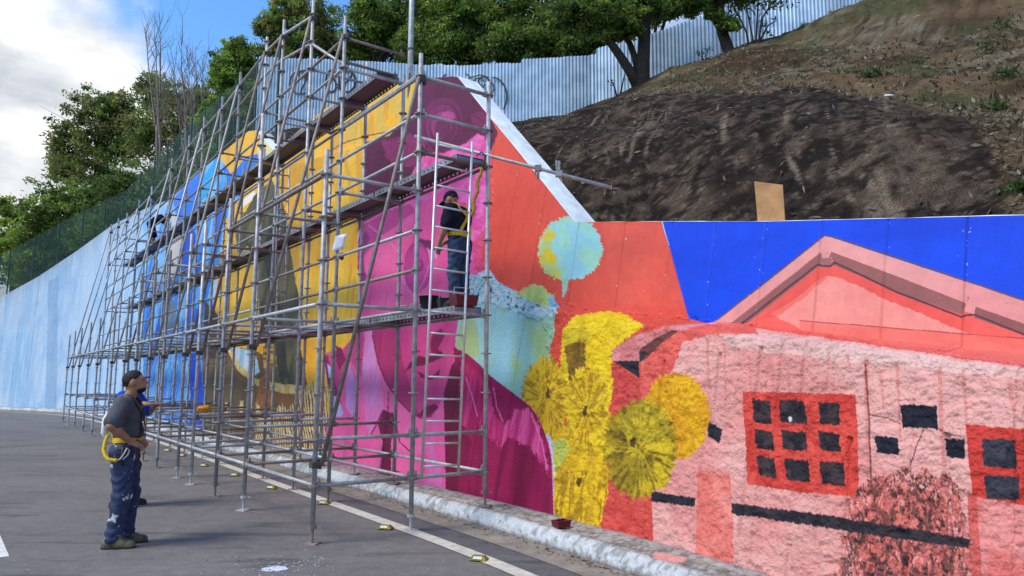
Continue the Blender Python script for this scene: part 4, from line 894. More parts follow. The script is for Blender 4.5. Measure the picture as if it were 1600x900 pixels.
def nethead(s):
    b_ = np.array([np.interp(s, sL, TL[:, k]) for k in range(3)]); n_ = norm_at(s); b_[:2] += n_ * 0.25
    lo, hi = 0.2, 6.0
    for _ in range(30):
        m = (lo + hi) / 2; x, y = proj(b_ + np.array([0, 0, m]))
        if y > np.interp(x, [p[0] for p in NETTOP], [p[1] for p in NETTOP]): lo = m
        else: hi = m
    return b_, min(max(lo, 1.2), 4.2)
for i in range(npan):
    a_, ha = nethead(su[i]); b_, hb = nethead(su[i + 1])
    g = MB(); g.tube([a_ - np.array([0, 0, .3]), a_ + np.array([0, 0, ha + .1])], .035, 6); sub(g.build('post', M['greenpost']), net)
    us = np.linspace(0, 1, 7); vs = np.linspace(0, 1, 5); G = np.zeros((7, 5, 3))
    for ii, t in enumerate(us):
        for jj, q in enumerate(vs):
            p = a_ * (1 - t) + b_ * t; p = p + np.array([0, 0, (ha * (1 - t) + hb * t) * q]); sag = 0.06 * math.sin(math.pi * t) * math.sin(math.pi * q) * rnd.uniform(-1, 1); G[ii, jj] = p + np.array([.8, .6, 0]) * sag
    sub(link('net_panel', mesh_np('net_panel', G, grid_faces(7, 5)), netm), net)

# ------------------------------------------------------------------ trees
def branch(g, p, d, length, r, depth, spread=0.5, twig=0.0035, n=5, up=0.15):
    pts = [Vector(p)]; rs = [r]; d = Vector(d).normalized(); k = 4
    for i in range(k):
        d = (d + Vector((rnd.uniform(-1, 1), rnd.uniform(-1, 1), rnd.uniform(-.6, 1))) * 0.16 + Vector((0, 0, up * .3))).normalized()
        pts.append(pts[-1] + d * length / k); rs.append(max(r * (1 - 0.55 * (i + 1) / k), twig))
    g.tube(pts, rs, n if r > .03 else 4, cap=False)
    ends = [pts[-1]]
    if depth > 0:
        for q in range(rnd.choice((2, 3, 3))):
            i = rnd.choice((2, 3, 4)); dd = (d + Vector((rnd.uniform(-1, 1), rnd.uniform(-1, 1), rnd.uniform(-.35, .9))) * spread * 1.4).normalized()
            ends += branch(g, pts[i], dd, length * rnd.uniform(.55, .8), rs[i] * .7, depth - 1, spread, twig, n, up)
    return ends
def crown_mesh(blobs, leaf, dens, cols, gap=0.45):
    """blobs: (centre, radii). Leaves gather in small clumps spread through each lobe"""
    cs, cl = [], []
    for c, r in blobs:
        c = np.array(c); r = np.array(r); ncl = max(10, int(dens * 78))
        q = nrng.normal(size=(ncl, 3)); q /= np.linalg.norm(q, axis=1, keepdims=True); q *= (nrng.uniform(.25, 1, (ncl, 1)) ** .55); q *= 1 + .3 * np.clip(nrng.normal(size=(ncl, 1)), -1.6, 1.4)
        cen = c + q * r
        for k in range(ncl):
            m = int(nrng.integers(26, 64)); rad = float(np.mean(r)) * nrng.uniform(.09, .2)
            e = nrng.normal(size=(m, 3)) * rad * np.array([1, 1, .6]); cs.append(cen[k] + e)
            tone = np.array(cols[int(nrng.integers(len(cols)))]) * np.array([1.5, 1.35, 1.0]) * nrng.uniform(.8, 2.0); cl.append(np.repeat(tone[None], m, 0) * nrng.uniform(.75, 1.3, (m, 1)))
    cs = np.concatenate(cs); cl = np.concatenate(cl); leaf = leaf * .8; V, Fq = scatter_quads(cs, leaf * nrng.uniform(.6, 1.4, len(cs)), leaf * .4)
    return mesh_np('crown', V, Fq, False, np.repeat(cl, 4, 0))
DARK = [(.045, .085, .022), (.065, .115, .028), (.035, .062, .02), (.09, .135, .03)]
MID = [(.075, .14, .03), (.11, .18, .036), (.05, .09, .025), (.14, .2, .045)]
OLIVE = [(.09, .11, .045), (.13, .14, .06), (.065, .08, .035), (.15, .15, .075)]
YG = [(.16, .21, .045), (.2, .23, .06), (.1, .15, .035)]
def tree(name, label, foot, depth, blobs, leaf, dens, cols, trunk_r=.16, group=None, lean=None, barkm='bark', cat='tree'):
    """foot pixel + distance; blobs in pixels (x, y, rx, ry[, depth offset])"""
    p0 = at(foot[0], foot[1], depth); root = empty(name, tuple(p0)); tag(root, label, cat, group)
    bl = []
    for b in blobs:
        d = depth + (b[4] if len(b) > 4 else rnd.uniform(-1.2, 1.2)); c = at(b[0], b[1], d); rx, ry = b[2] * d / F, b[3] * d / F
        bl.append((c, (rx, (rx + ry) / 2, ry)))
    g = MB(); top = Vector(np.mean([b[0] for b in bl], axis=0)); a = Vector(p0)
    mid = a.lerp(top, .5) + Vector((rnd.uniform(-.4, .4), rnd.uniform(-.3, .3), 0))
    g.tube([a - Vector((0, 0, .6)), a.lerp(mid, .5), mid, top], [trunk_r * 1.25, trunk_r, trunk_r * .8, trunk_r * .4], 8)
    for c, r in bl:
        c = Vector(c); st = a.lerp(mid, rnd.uniform(.5, 1.0)); m_ = st.lerp(c, .55) + Vector((0, 0, .25))
        g.tube([st, m_, c], [trunk_r * .5, trunk_r * .32, trunk_r * .12], 6)
        for q in range(5):
            e = c + Vector([nrng.normal() * x * .6 for x in r]); g.tube([m_.lerp(c, rnd.random()), e], [trunk_r * .12, .008], 4, cap=False)
    sub(g.build('trunk', M[barkm], smooth=True), root)
    o = link('crown', crown_mesh(bl, leaf, dens, cols), M['leaf']); sub(o, root)
    return root
G1 = 'trees behind the green netting'; G2 = 'trees beyond the metal fence'
tree('tree', 'tall airy dark tree leaning left against the white cloud', (140, 430), 46, [(108, 222, 34, 36), (148, 182, 38, 36), (184, 170, 28, 28), (140, 262, 48, 38), (196, 215, 30, 44), (100, 262, 24, 30), (170, 225, 30, 30)], .34, .85, DARK + OLIVE, .25, G1)
tree('tree', 'olive bushy tree standing below the bare branches', (258, 330), 44, [(240, 150, 30, 34), (228, 205, 36, 46), (280, 175, 44, 46), (316, 225, 40, 52), (262, 255, 50, 44), (338, 262, 34, 40), (310, 165, 26, 34)], .32, 1.0, OLIVE + DARK, .22, G1)
tree('tree', 'yellow green tree at the left edge above the netting', (20, 480), 48, [(14, 335, 30, 22), (30, 375, 40, 34), (4, 400, 36, 40), (52, 430, 44, 40)], .36, .8, YG + MID, .2, G1)
tree('tree', 'rounded mid green tree left of the tall airy one', (120, 450), 42, [(90, 330, 46, 40), (64, 365, 34, 36), (128, 325, 44, 38), (110, 385, 60, 46), (60, 415, 50, 40), (150, 370, 48, 42)], .32, 1.2, DARK + MID, .2, G1)
tree('tree', 'dark spreading tree right behind the far worker', (210, 420), 40, [(180, 305, 48, 40), (225, 300, 46, 40), (200, 345, 60, 40), (250, 330, 48, 44), (285, 285, 40, 44), (165, 355, 50, 40)], .3, 1.3, DARK, .2, G1)
tree('tree', 'bright green round tree beside the blue sky gap', (385, 260), 36, [(352, 112, 22, 30), (375, 88, 26, 26), (388, 130, 38, 40), (360, 160, 34, 40), (352, 215, 36, 46), (402, 175, 34, 40), (330, 190, 20, 30)], .26, 1.5, MID, .18, G1)
tree('tree', 'thin olive tree with blue sky showing through its crown', (450, 230), 33, [(425, 40, 26, 26), (456, 14, 34, 22), (470, 62, 34, 34), (436, 80, 30, 26), (500, 30, 30, 34), (512, 78, 30, 34), (460, -40, 46, 34)], .24, .85, OLIVE + MID, .16, G2)
tree('tree', 'dense mid green tree right of the highest scaffold posts', (590, 200), 31, [(575, 20, 34, 40), (605, 60, 44, 40), (560, 74, 30, 30), (630, 18, 40, 36), (600, -50, 60, 44), (650, 80, 36, 34)], .24, 1.5, MID + DARK, .2, G2)
tree('tree', 'dark green tree crossed by the lamp pole', (690, 200), 30, [(670, 30, 40, 44), (705, 66, 46, 40), (720, 16, 44, 36), (690, -50, 64, 44), (740, 76, 36, 32)], .24, 1.5, DARK + MID, .2, G2)
tree('tree', 'broad dark tree with drooping leaves above the fence centre', (790, 200), 29.5, [(765, 40, 44, 44), (800, 70, 50, 34), (820, 20, 50, 40), (780, -50, 70, 44), (845, 66, 40, 34)], .24, 1.6, DARK, .22, G2)
tree('tree', 'darkest tree behind the step in the metal fence', (900, 190), 28.5, [(880, 40, 46, 44), (905, 72, 40, 26), (925, 20, 46, 40), (880, -50, 70, 44), (860, 84, 34, 24), (945, 52, 30, 28)], .24, 1.5, DARK, .22, G2)
tree('tree', 'dark tree rising behind the forked trunk', (1010, 170), 28, [(985, 12, 40, 34), (1035, 6, 40, 28), (1000, -40, 60, 40), (962, 40, 26, 28), (1060, -20, 40, 34)], .24, 1.2, DARK, .2, G2)
tree('tree', 'dark tree at the upper end of the metal fence', (1110, 130), 27.5, [(1090, -12, 44, 30), (1130, -40, 50, 36), (1075, -50, 50, 40), (1180, -50, 50, 40)], .24, 1.2, DARK, .2, G2)
# leafless trees
for k, (label, fx_, fy_, tips) in enumerate((('leafless pale tree with two thin upright stems', 248, 300, [(228, 44, .05), (250, 34, .06), (243, 60, .05)]), ('leafless pale tree with a brushy top beside the stems', 290, 300, [(284, 60, .06), (272, 100, .04), (296, 90, .04)]), ('low leafless tree with many fine white twigs', 312, 300, [(304, 88, .05), (318, 100, .05), (328, 120, .04), (300, 130, .04)]))):
    p0 = at(fx_, fy_, 40); root = empty('bare_tree', tuple(p0)); tag(root, label, 'tree', 'leafless trees'); g = MB(); h = MB()
    for (tx_, ty_, r_) in tips:
        t_ = Vector(at(tx_, ty_, 40 + rnd.uniform(-1, 1))); a = Vector(p0); pts = [a]
        for q in (.3, .55, .8, 1): pts.append(a.lerp(t_, q) + Vector((rnd.uniform(-.25, .25), rnd.uniform(-.2, .2), 0)) * (1.2 - q))
        g.tube(pts, [r_ * 1.6, r_ * 1.2, r_ * .9, r_ * .6, r_ * .25], 5)
        for q in range(16):
            f_ = rnd.uniform(.3, 1); i = min(int(f_ * 4), 3); s0 = pts[i].lerp(pts[i + 1], rnd.random())
            branch(h, s0, (rnd.uniform(-.7, .7), rnd.uniform(-.5, .5), 1), rnd.uniform(.8, 2.2) * (1.25 - f_ * .6), .022, 1, .5, .006, 4)
    sub(g.build('trunk', M['bark_pale'], smooth=True), root); sub(h.build('twigs', M['bark_pale']), root)
# two dark trees standing on the slope in front of the fence
def slope_tree(label, foot, depth, limbs, sprigs, leaf=.17):
    p0 = Vector(at(foot[0], foot[1], depth)); root = empty('slope_tree', tuple(p0)); tag(root, label, 'tree', 'dark trees on the slope'); g = MB(); cs = []
    for pts, rs in limbs:
        w = [Vector(at(x, y, depth + dd)) for x, y, dd in pts]; g.tube(w, rs, 9)
    for q in range(5):
        a = rnd.uniform(0, 6.28); g.tube([p0 + Vector((0, 0, .12)), p0 + Vector((math.cos(a) * .35, math.sin(a) * .3, -.06)), p0 + Vector((math.cos(a) * .7, math.sin(a) * .6, -.4))], [.12, .07, .03], 6)
    sub(g.build('trunk', M['bark'], smooth=True), root)
    bl = [(at(x, y, depth + dd), (rx * depth / F, rx * depth / F, ry * depth / F)) for x, y, rx, ry, dd in sprigs]
    h = MB()
    for c, r in bl:
        lm = limbs[rnd.randrange(len(limbs))][0][-1]; s0 = Vector(at(lm[0], lm[1], depth + lm[2])); h.tube([s0, s0.lerp(Vector(c), .6) + Vector((0, 0, .1)), Vector(c)], [.04, .025, .01], 5)
    sub(h.build('branches', M['bark'], smooth=True), root); sub(link('crown', crown_mesh(bl, leaf, .8, DARK), M['leaf']), root)
slope_tree('dark forked tree growing on the slope in front of the metal fence', (1001, 148), 20.5,
    [([(1001, 152, 0), (1003, 120, 0), (1006, 80, 0), (1008, 40, .1), (1013, -10, .2), (1020, -70, .4)], [.30, .23, .19, .17, .15, .1]),
     ([(1000, 138, 0), (985, 112, -.1), (968, 86, -.2), (955, 68, -.3), (930, 48, -.5), (905, 20, -.6)], [.2, .15, .13, .12, .08, .04]),
     ([(1000, 120, 0), (992, 90, .1), (984, 68, .2), (976, 58, .2)], [.13, .1, .09, .07])],
    [(960, 20, 40, 26, -.5), (1000, 2, 46, 26, 0), (920, 30, 40, 26, -.8), (1030, -10, 40, 30, .3), (985, 40, 22, 16, -.6), (940, -20, 60, 36, 0), (885, 20, 34, 24, -.8)])
slope_tree('dark leaning tree with a short fork higher up the slope', (1146, 104), 19.6,
    [([(1148, 108, 0), (1138, 78, 0), (1128, 48, 0), (1124, 10, 0), (1126, -30, .1), (1134, -80, .3)], [.24, .17, .15, .135, .12, .08]),
     ([(1130, 52, 0), (1118, 34, -.1), (1111, 14, -.2), (1108, -20, -.2)], [.1, .085, .075, .05])],
    [(1100, -14, 40, 22, -.3), (1140, -20, 50, 26, 0), (1075, 4, 30, 16, -.4), (1190, -20, 40, 18, .2), (1115, 22, 12, 8, -.5), (1140, 40, 14, 10, -.5)])
def sapling(label, foot, depth, stems, leafspots, leaf=.2):
    p0 = Vector(at(foot[0], foot[1], depth)); root = empty('sapling', tuple(p0)); tag(root, label, 'sapling', 'saplings on the slope'); g = MB()
    for st in stems:
        w = [Vector(at(x, y, depth)) for x, y in st]; w[0] = w[0] - Vector((0, 0, .3)); g.tube(w, [.035 - .022 * i / (len(w) - 1) for i in range(len(w))], 5)
    sub(g.build('stem', M['bark'], smooth=True), root)
    cs = np.concatenate([at(x, y, depth) + nrng.normal(size=(n, 3)) * np.array([r, r, r * .7]) for x, y, n, r in leafspots]); V, Fq = scatter_quads(cs, leaf, leaf * .28)
    cl = np.array([.05, .085, .03]) * nrng.uniform(.5, 1.5, (len(cs), 1)); sub(link('leaves', mesh_np('leaves', V, Fq, False, np.repeat(cl, 4, 0)), M['leaf']), root)
sapling('thin many-stemmed sapling with narrow leaves beside the leaning tree', (1178, 96), 19.4, [[(1178, 96), (1176, 60), (1168, 20), (1160, -20)], [(1178, 94), (1182, 50), (1184, 10), (1190, -20)], [(1176, 90), (1166, 50), (1152, 20), (1140, 0)], [(1180, 92), (1190, 30), (1206, 4), (1225, -8)], [(1180, 60), (1200, 40), (1214, 32)]],
        [(1165, 8, 34, .2), (1186, 4, 30, .2), (1150, 26, 22, .15), (1196, 34, 20, .15), (1206, 8, 26, .2), (1140, 40, 22, .15), (1198, 52, 14, .12), (1232, 0, 22, .2)])
sapling('tiny leafy sapling standing against the middle of the fence', (1098, 108), 20.5, [[(1098, 108), (1098, 92), (1096, 78)], [(1098, 98), (1104, 84)]], [(1094, 80, 9, .08), (1104, 78, 9, .08), (1098, 88, 6, .08)], .16)
sapling('small bare sapling at the foot of the fence left of the fork', (962, 152), 20.8, [[(968, 154), (960, 136), (954, 124)], [(966, 150), (972, 134), (976, 116)]], [(954, 128, 8, .07), (976, 120, 3, .05)], .14)
# ------------------------------------------------------------------ scaffold
A1 = np.array([-2.0, 7.58]); SD = np.array([-.592, .806]); SN = np.array([.806, .592])
FS = [0, 2.32, 3.67, 5.1, 6.05, 7.75, 9.1, 10.7, 12.2, 14.2, 17.0, 19.1, 21.5, 23.5, 25.4]
OA, OB, OC = 0.0, 1.12, 2.10
HB = [5.5, 6.95, 7.8, 8.05, 8.1, 8.0, 7.9, 7.9, 7.85, 7.75, 7.55, 7.55, 7.55, 7.7, 7.8]
HA = [4.1, 5.2, 4.3, 4.2, 4.15, 4.1, 4.1, 4.0, 3.6, 3.5, 3.4, 3.4, 3.35, 3.35, 3.3]
HC = [5.4, 6.3, 7.0, 6.9, 6.9, 6.9, 6.9, 6.9, 6.9, 6.9, 6.9, 6.9, 6.7, 6.6, 6.5]
RS = 0.465
def lev(k): return 0.57 + RS * k
def spt(i, o, z):
    p = A1 + SD * FS[i] + SN * o; return Vector((p[0], p[1], z))
scaf = empty('scaffold', tuple(spt(0, OA, 0))); tag(scaf, 'long grey tube scaffold with raking braces and metal decks in front of the mural', 'scaffold')
_ringcache = {}
def ringmesh(z0):
    g = MB(); g.lathe([(.031, -.007), (.062, -.007), (.062, .007), (.034, .007)], 10); return g.mesh('ring')
RING = ringmesh(0); RING.materials.append(M['galv_old'])
def post(i, o, h, z0, near, plate=True):
    """upright with its base jack; local origin at its foot"""
    p = spt(i, o, z0)
    lv = [lev(k) - z0 for k in range(18) if .22 < lev(k) - z0 < h - z0 - .05]; r = .0265
    prof_ = [(r, .16)]
    if not near:
        for z in lv: prof_ += [(r, z - .008), (.062, z - .008), (.062, z + .008), (r, z + .008)]
    prof_ += [(r, h - z0)]
    root = link('post', MB().lathe(prof_, 10).mesh('post', near), M['galv']); sub(root, scaf); root.location = p
    def child(name, me, m, z=0):
        c = link(name, me, m); c.parent = root; c.location = (0, 0, z); return c
    if near:
        for z in lv: child('ring', RING, None, z)
    g = MB(); g.tube([(0, 0, .01), (0, 0, .24)], .017, 7); g.lathe([(.02, -.014), (.044, -.014), (.044, .014), (.02, .014)], 8, (0, 0, .165)); g.box((.05, .0, .165), (.07, .02, .012))
    a = rnd.uniform(-.4, .4); g.box((0, 0, .006), (.14, .14, .012), Matrix.Rotation(a, 4, 'Z')); child('base_jack', g.mesh('base_jack'), M['galv_old'] if rnd.random() < .6 else M['galv'])
    return root
def tube(name, a, b, r, m, heads=True, n=9):
    r *= .9
    a, b = Vector(a), Vector(b); L_ = (b - a).length; g = MB(); e = .035 if heads else 0
    g.tube([(0, 0, e), (0, 0, L_ - e)], r, n)
    if heads:
        for z in (.05, L_ - .05): g.box((0, 0, z), (.03, .062, .07)); g.box((0, .02, z), (.012, .11, .02))
    o = link(name, g.mesh(name, True), m); o.rotation_mode = 'QUATERNION'
    for p_ in o.data.polygons: p_.use_smooth = len(p_.vertices) == 4 and p_.index < n
    o.location = a; o.rotation_quaternion = (b - a).to_track_quat('Z', 'Y'); o.parent = scaf; o.matrix_parent_inverse = Matrix.Translation(-Vector(scaf.location)); return o
def metal(): return M['galv'] if rnd.random() < .62 else M['galv_old']
nf = len(FS)
for i in range(nf):
    near = i <= 4
    post(i, OA, HA[i], 0.0, near); post(i, OB, HB[i], 0.0, near); post(i, OC, HC[i], KERB_H + .01 if True else 0, near)
    for k in (0, 1): tube('ledger', spt(i, OA, lev(k)), spt(i, OB, lev(k)), .024, metal()); tube('ledger', spt(i, OB, lev(k)), spt(i, OC, lev(k)), .024, metal())
    tube('ledger', spt(i, OA, lev(4)), spt(i, OB, lev(4)), .024, metal()); tube('ledger', spt(i, OB, lev(4)), spt(i, OC, lev(4)), .024, metal())
    if i < 8: tube('ledger', spt(i, OA, lev(7)), spt(i, OB, lev(7)), .024, metal())
    tube('ledger', spt(i, OB, lev(8)), spt(i, OC, lev(8)), .024, metal())
    if i == 0: tube('ledger', spt(0, OB, lev(10)), spt(0, OC, lev(10)), .026, M['galv']); tube('ledger', spt(0, OB, lev(9)), spt(0, OC, lev(9)), .024, M['galv'])
    if i > 0: tube('ledger', spt(i, OB, lev(12)), spt(i, OC, lev(12)), .024, metal())
    if i in (1, 2, 4, 6, 9, 12): tube('ledger', spt(i, OB, lev(13)), spt(i, OC, lev(13)), .024, metal())
    # raking tube from the road side up to the tall row
    lo = .78 if i == 0 else 2.06
    tube('raking_tube', spt(i, OA + .05, lo) + Vector((SD[0], SD[1], 0)) * -.05, spt(i, OB - .05, HB[i] - .32) + Vector((SD[0], SD[1], 0)) * -.05, .025, M['galv_old'] if i < 4 or rnd.random() < .5 else M['galv'], False)
    for zc, oc in ((lo, OA), (HB[i] - .33, OB)):
        g = MB(); g.box((0, 0, 0), (.09, .1, .06)); g.box((.05, 0, 0), (.03, .05, .09)); c = g.build('coupler', M['clampsteel']); c.location = spt(i, oc, zc) ; c.rotation_euler = (0, 0, .6); c.parent = scaf; c.matrix_parent_inverse = Matrix.Translation(-Vector(scaf.location))
for i in range(nf - 1):
    def rail(o, k, m=None, r=.024): tube('rail', spt(i, o, lev(k)), spt(i + 1, o, lev(k)), r, m or metal())
    rail(OA, 0, M['galv'], .026); rail(OA, 4, M['galv'], .026)
    if i < 2: rail(OA, 7, M['galv_old'], .026)
    rail(OB, 0, M['galv']); rail(OC, 0)
    for k in (4, 5, 6): rail(OB, k)
    for k in (8, 9, 10): rail(OB, k)
    if i >= 1:
        for k in (12, 13): rail(OB, k)
        tube('rail', spt(i, OB, HB[i] - .75), spt(i + 1, OB, HB[i + 1] - .75), .024, metal())
        if i >= 2: tube('rail', spt(i, OB, HB[i] - .28), spt(i + 1, OB, HB[i + 1] - .28), .024, M['galv'])
    rail(OC, 4); rail(OC, 8)
    if i >= 1 and i % 2 == 0: rail(OC, 12)
tube('rail', spt(0, OB, lev(10) + .02), spt(1, OB, lev(10) + .02), .027, M['galv'])
tube('ledger', spt(1, OB, 6.25), spt(1, OC - .1, 6.25), .024, M['galv_old'])
# decks: pressed steel planks hooked between the tall row and the wall row
dm = bpy.data.materials.new('pressed_steel_deck'); dm.use_nodes = True
_nt = dm.node_tree; _b = _nt.nodes['Principled BSDF']; _b.inputs['Metallic'].default_value = .5; _b.inputs['Roughness'].default_value = .5
def dn(t, **k):
    n = _nt.nodes.new(t)
    for a, b in k.items(): setattr(n, a, b)
    return n
_tc = dn('ShaderNodeTexCoord'); _nz = dn('ShaderNodeTexNoise'); _nz.inputs['Scale'].default_value = 5; _nz.inputs['Detail'].default_value = 6
_rp = dn('ShaderNodeValToRGB'); _rp.color_ramp.elements[0].position = .3; _rp.color_ramp.elements[1].position = .75; _rp.color_ramp.elements[0].color = (.14, .13, .125, 1); _rp.color_ramp.elements[1].color = (.34, .34, .35, 1)
_nt.links.new(_tc.outputs['Object'], _nz.inputs['Vector']); _nt.links.new(_nz.outputs['Fac'], _rp.inputs['Fac']); _nt.links.new(_rp.outputs[0], _b.inputs['Base Color'])
M['deck'] = dm
# punched walking surface
pm = bpy.data.materials.new('punched_deck_sheet'); pm.use_nodes = True
_nt = pm.node_tree; _b = _nt.nodes['Principled BSDF']; _b.inputs['Metallic'].default_value = .4; _b.inputs['Roughness'].default_value = .6
_tc = dn('ShaderNodeTexCoord'); _vo = dn('ShaderNodeTexVoronoi'); _vo.inputs['Scale'].default_value = 34; _vo.inputs['Randomness'].default_value = 0
_rp = dn('ShaderNodeValToRGB'); _rp.color_ramp.elements[0].position = .28; _rp.color_ramp.elements[1].position = .34; _rp.color_ramp.elements[0].color = (.012, .011, .012, 1); _rp.color_ramp.elements[1].color = (.2, .185, .175, 1)
_nt.links.new(_tc.outputs['Object'], _vo.inputs['Vector']); _nt.links.new(_vo.outputs['Distance'], _rp.inputs['Fac']); _nt.links.new(_rp.outputs[0], _b.inputs['Base Color'])
M['punched'] = pm
def side_with_holes(L_, hgt, pitch=.105):
    """thin side plate with a row of real round holes"""
    g = MB(); n = max(1, int(L_ / pitch)); p = L_ / n; r = .016
    for k in range(n):
        x0, x1 = k * p, (k + 1) * p; cx, cz = (x0 + x1) / 2, hgt / 2; ring = []; out = []
        for q in range(8):
            a = 2 * math.pi * (q + .5) / 8; c_, s_ = math.cos(a), math.sin(a); ring.append((cx + r * c_, 0, cz + r * s_)); m_ = max(abs(c_), abs(s_)); out.append((cx + c_ / m_ * (x1 - x0) / 2 * .9999, 0, cz + s_ / m_ * hgt / 2))
        cor = [(x0, 0, 0), (x1, 0, 0), (x1, 0, hgt), (x0, 0, hgt)]
        fs = [(q, (q + 1) % 8, 8 + (q + 1) % 8, 8 + q) for q in range(8)]
        fs += [(8 + 0, 8 + 7, 17), (8 + 2, 8 + 1, 18), (8 + 4, 8 + 3, 19), (8 + 6, 8 + 5, 16)] if False else []
        g.add(ring + out + cor, fs)
        for (qa, qb), cidx in (((0, 1), 18), ((2, 3), 19), ((4, 5), 16), ((6, 7), 17)): g.f.append((len(g.v) - 20 + 8 + qa, len(g.v) - 20 + cidx, len(g.v) - 20 + 8 + qb))
    return g
def plank(i, o, w, z, holes):
    a, b = spt(i, o, z), spt(i + 1, o, z); L_ = (b - a).length - .06
    g = MB(); g.box((L_ / 2, 0, .06), (L_, w, .006)); root = g.build('deck_plank', M['punched'])
    root.location = a + (b - a).normalized() * .03; d = (b - a); root.rotation_euler = (0, 0, math.atan2(d.y, d.x)); root.parent = scaf; root.matrix_parent_inverse = Matrix.Translation(-Vector(scaf.location))
    for sy in (-1, 1):
        if holes: me = side_with_holes(L_, .075).mesh('side_plate')
        else: me = MB().box((L_ / 2, 0, .036), (L_, .004, .072)).mesh('side_plate')
        c = link('side_plate', me, M['deck']); c.parent = root; c.location = (0, sy * (w / 2 - .001), -.016)
    for e in (.03, L_ - .03): c = MB().box((e, 0, .02), (.05, w - .01, .06)).build('end_hook', M['deck'], root)
DK = {4: range(0, nf - 2), 8: range(0, nf - 2), 12: range(1, nf - 1)}
for k, rg in DK.items():
    for i in rg:
        plank(i, OC - .25, .38, lev(k) + .03, i < 4)
# the long loose tube that sticks out past the end, with its couplers
e0 = Vector(at(775, 246, 8.78)); e1 = Vector(at(955, 293, 8.30)); dirt_ = (e1 - e0).normalized()
tube('loose_tube', e0 - dirt_ * 1.2, e1, .024, M['galv'], False)
for f_, up in ((.38, 0), (.56, 1)):
    g = MB(); g.box((0, 0, 0), (.08, .08, .07)); g.box((.0, -.03, -.08 if not up else .09), (.03, .03, .12)); g.box((-.03, -.02, -.06 if not up else .12), (.02, .02, .08)); c = g.build('coupler', M['galv_old' if not up else 'galv']); c.location = e0.lerp(e1, f_); c.parent = scaf; c.matrix_parent_inverse = Matrix.Translation(-Vector(scaf.location))
g = MB(); g.box((0, 0, 0), (.012, .05, .05)); g.box((.05, 0, -.01), (.08, .012, .012)); c = g.build('tube_end', M['galv_old']); c.location = e1; c.parent = scaf; c.matrix_parent_inverse = Matrix.Translation(-Vector(scaf.location))
# wall tie
tube('wall_tie', Vector(at(870, 262, 8.62)), Vector(at(878, 282, 9.4)), .02, M['galv'], False)

# ------------------------------------------------------------------ ladders
def ladder(name, label, tl, tr, bl_, br_, nr, m, rr=.012):
    root = empty(name, tuple((Vector(bl_) + Vector(br_)) / 2)); tag(root, label, 'ladder')
    for a, b in ((tl, bl_), (tr, br_)): g = MB(); g.tube([Vector(b), Vector(a)], .015, 8); sub(g.build('stile', m, smooth=True), root)
    for k in range(nr):
        t = (k + .45) / nr; g = MB(); g.tube([Vector(bl_).lerp(Vector(tl), t), Vector(br_).lerp(Vector(tr), t)], rr, 7); sub(g.build('rung', m, smooth=True), root)
dl = 7.98
ladder('ladder', 'pale aluminium ladder hung on the near end of the scaffold in front of the worker', at(684, 208, dl + .05), at(738, 222, dl + .25), at(659, 745, dl), at(716, 742, dl + .2), 16, M['white_metal'])
ladder('ladder', 'grey ladder deep inside the scaffold before the olive painted figure', at(436, 262, 12.6), at(452, 264, 12.8), at(428, 505, 12.5), at(444, 508, 12.7), 12, M['galv'])

# ------------------------------------------------------------------ small things on the decks, kerb and road
def bucket(label, loc, r, h, body, inside, wire=True, name='paint_bucket'):
    root = empty(name, loc); tag(root, label, 'bucket', None)
    g = MB(); g.lathe([(r * .86, 0), (r * .9, .01), (r, h * .97), (r * 1.05, h * .97), (r * 1.05, h), (r * .94, h), (r * .9, h * .8)], 16); g.build('pail', body, root, True)
    g = MB(); g.lathe([(r * .91, h * .78), (.001, h * .785)], 16); g.build('paint', inside, root)
    if wire: g = MB(); g.tube([(r * 1.03 * math.cos(R(a)), 0, h * .85 + r * 1.05 * math.sin(R(a))) for a in range(0, 181, 20)], .004, 5); g.build('wire_handle', M['galv_old'], root)
    return root
def flat(name, c, rough=.5, v=.15): 
    M[name] = mat(name, c, rough, 0, v, 12); return M[name]
flat('black_plastic', (.02, .02, .022)); flat('white_plastic', (.7, .7, .7)); flat('maroon_plastic', (.11, .012, .02), .35); flat('red_plastic', (.42, .03, .02), .4)
flat('pink_wet', (.55, .08, .26), .3); flat('grey_label', (.5, .5, .58)); flat('orange_cloth', (.6, .24, .02), .9); flat('paper', (.72, .7, .78), .8)
def deckpt(px, py, o): # point on low deck under a pixel: intersect with deck plane
    z = lev(4) + .095; d = ray(px, py); t = (z - CAMH) / d[2]; return np.array([0, 0, CAMH]) + d * t
zd = lev(4) + .098
def ondeck(s, o, z=zd): p = A1 + SD * s + SN * o; return (p[0], p[1], z)
bucket('black paint bucket with a white label on the low deck', ondeck(.95, OC - .25), .14, .2, M['black_plastic'], M['pink_wet'])
b_ = bucket('small white paint pot beside the black bucket on the low deck', ondeck(1.62, OC - .25), .075, .13, M['white_plastic'], M['pink_wet'])
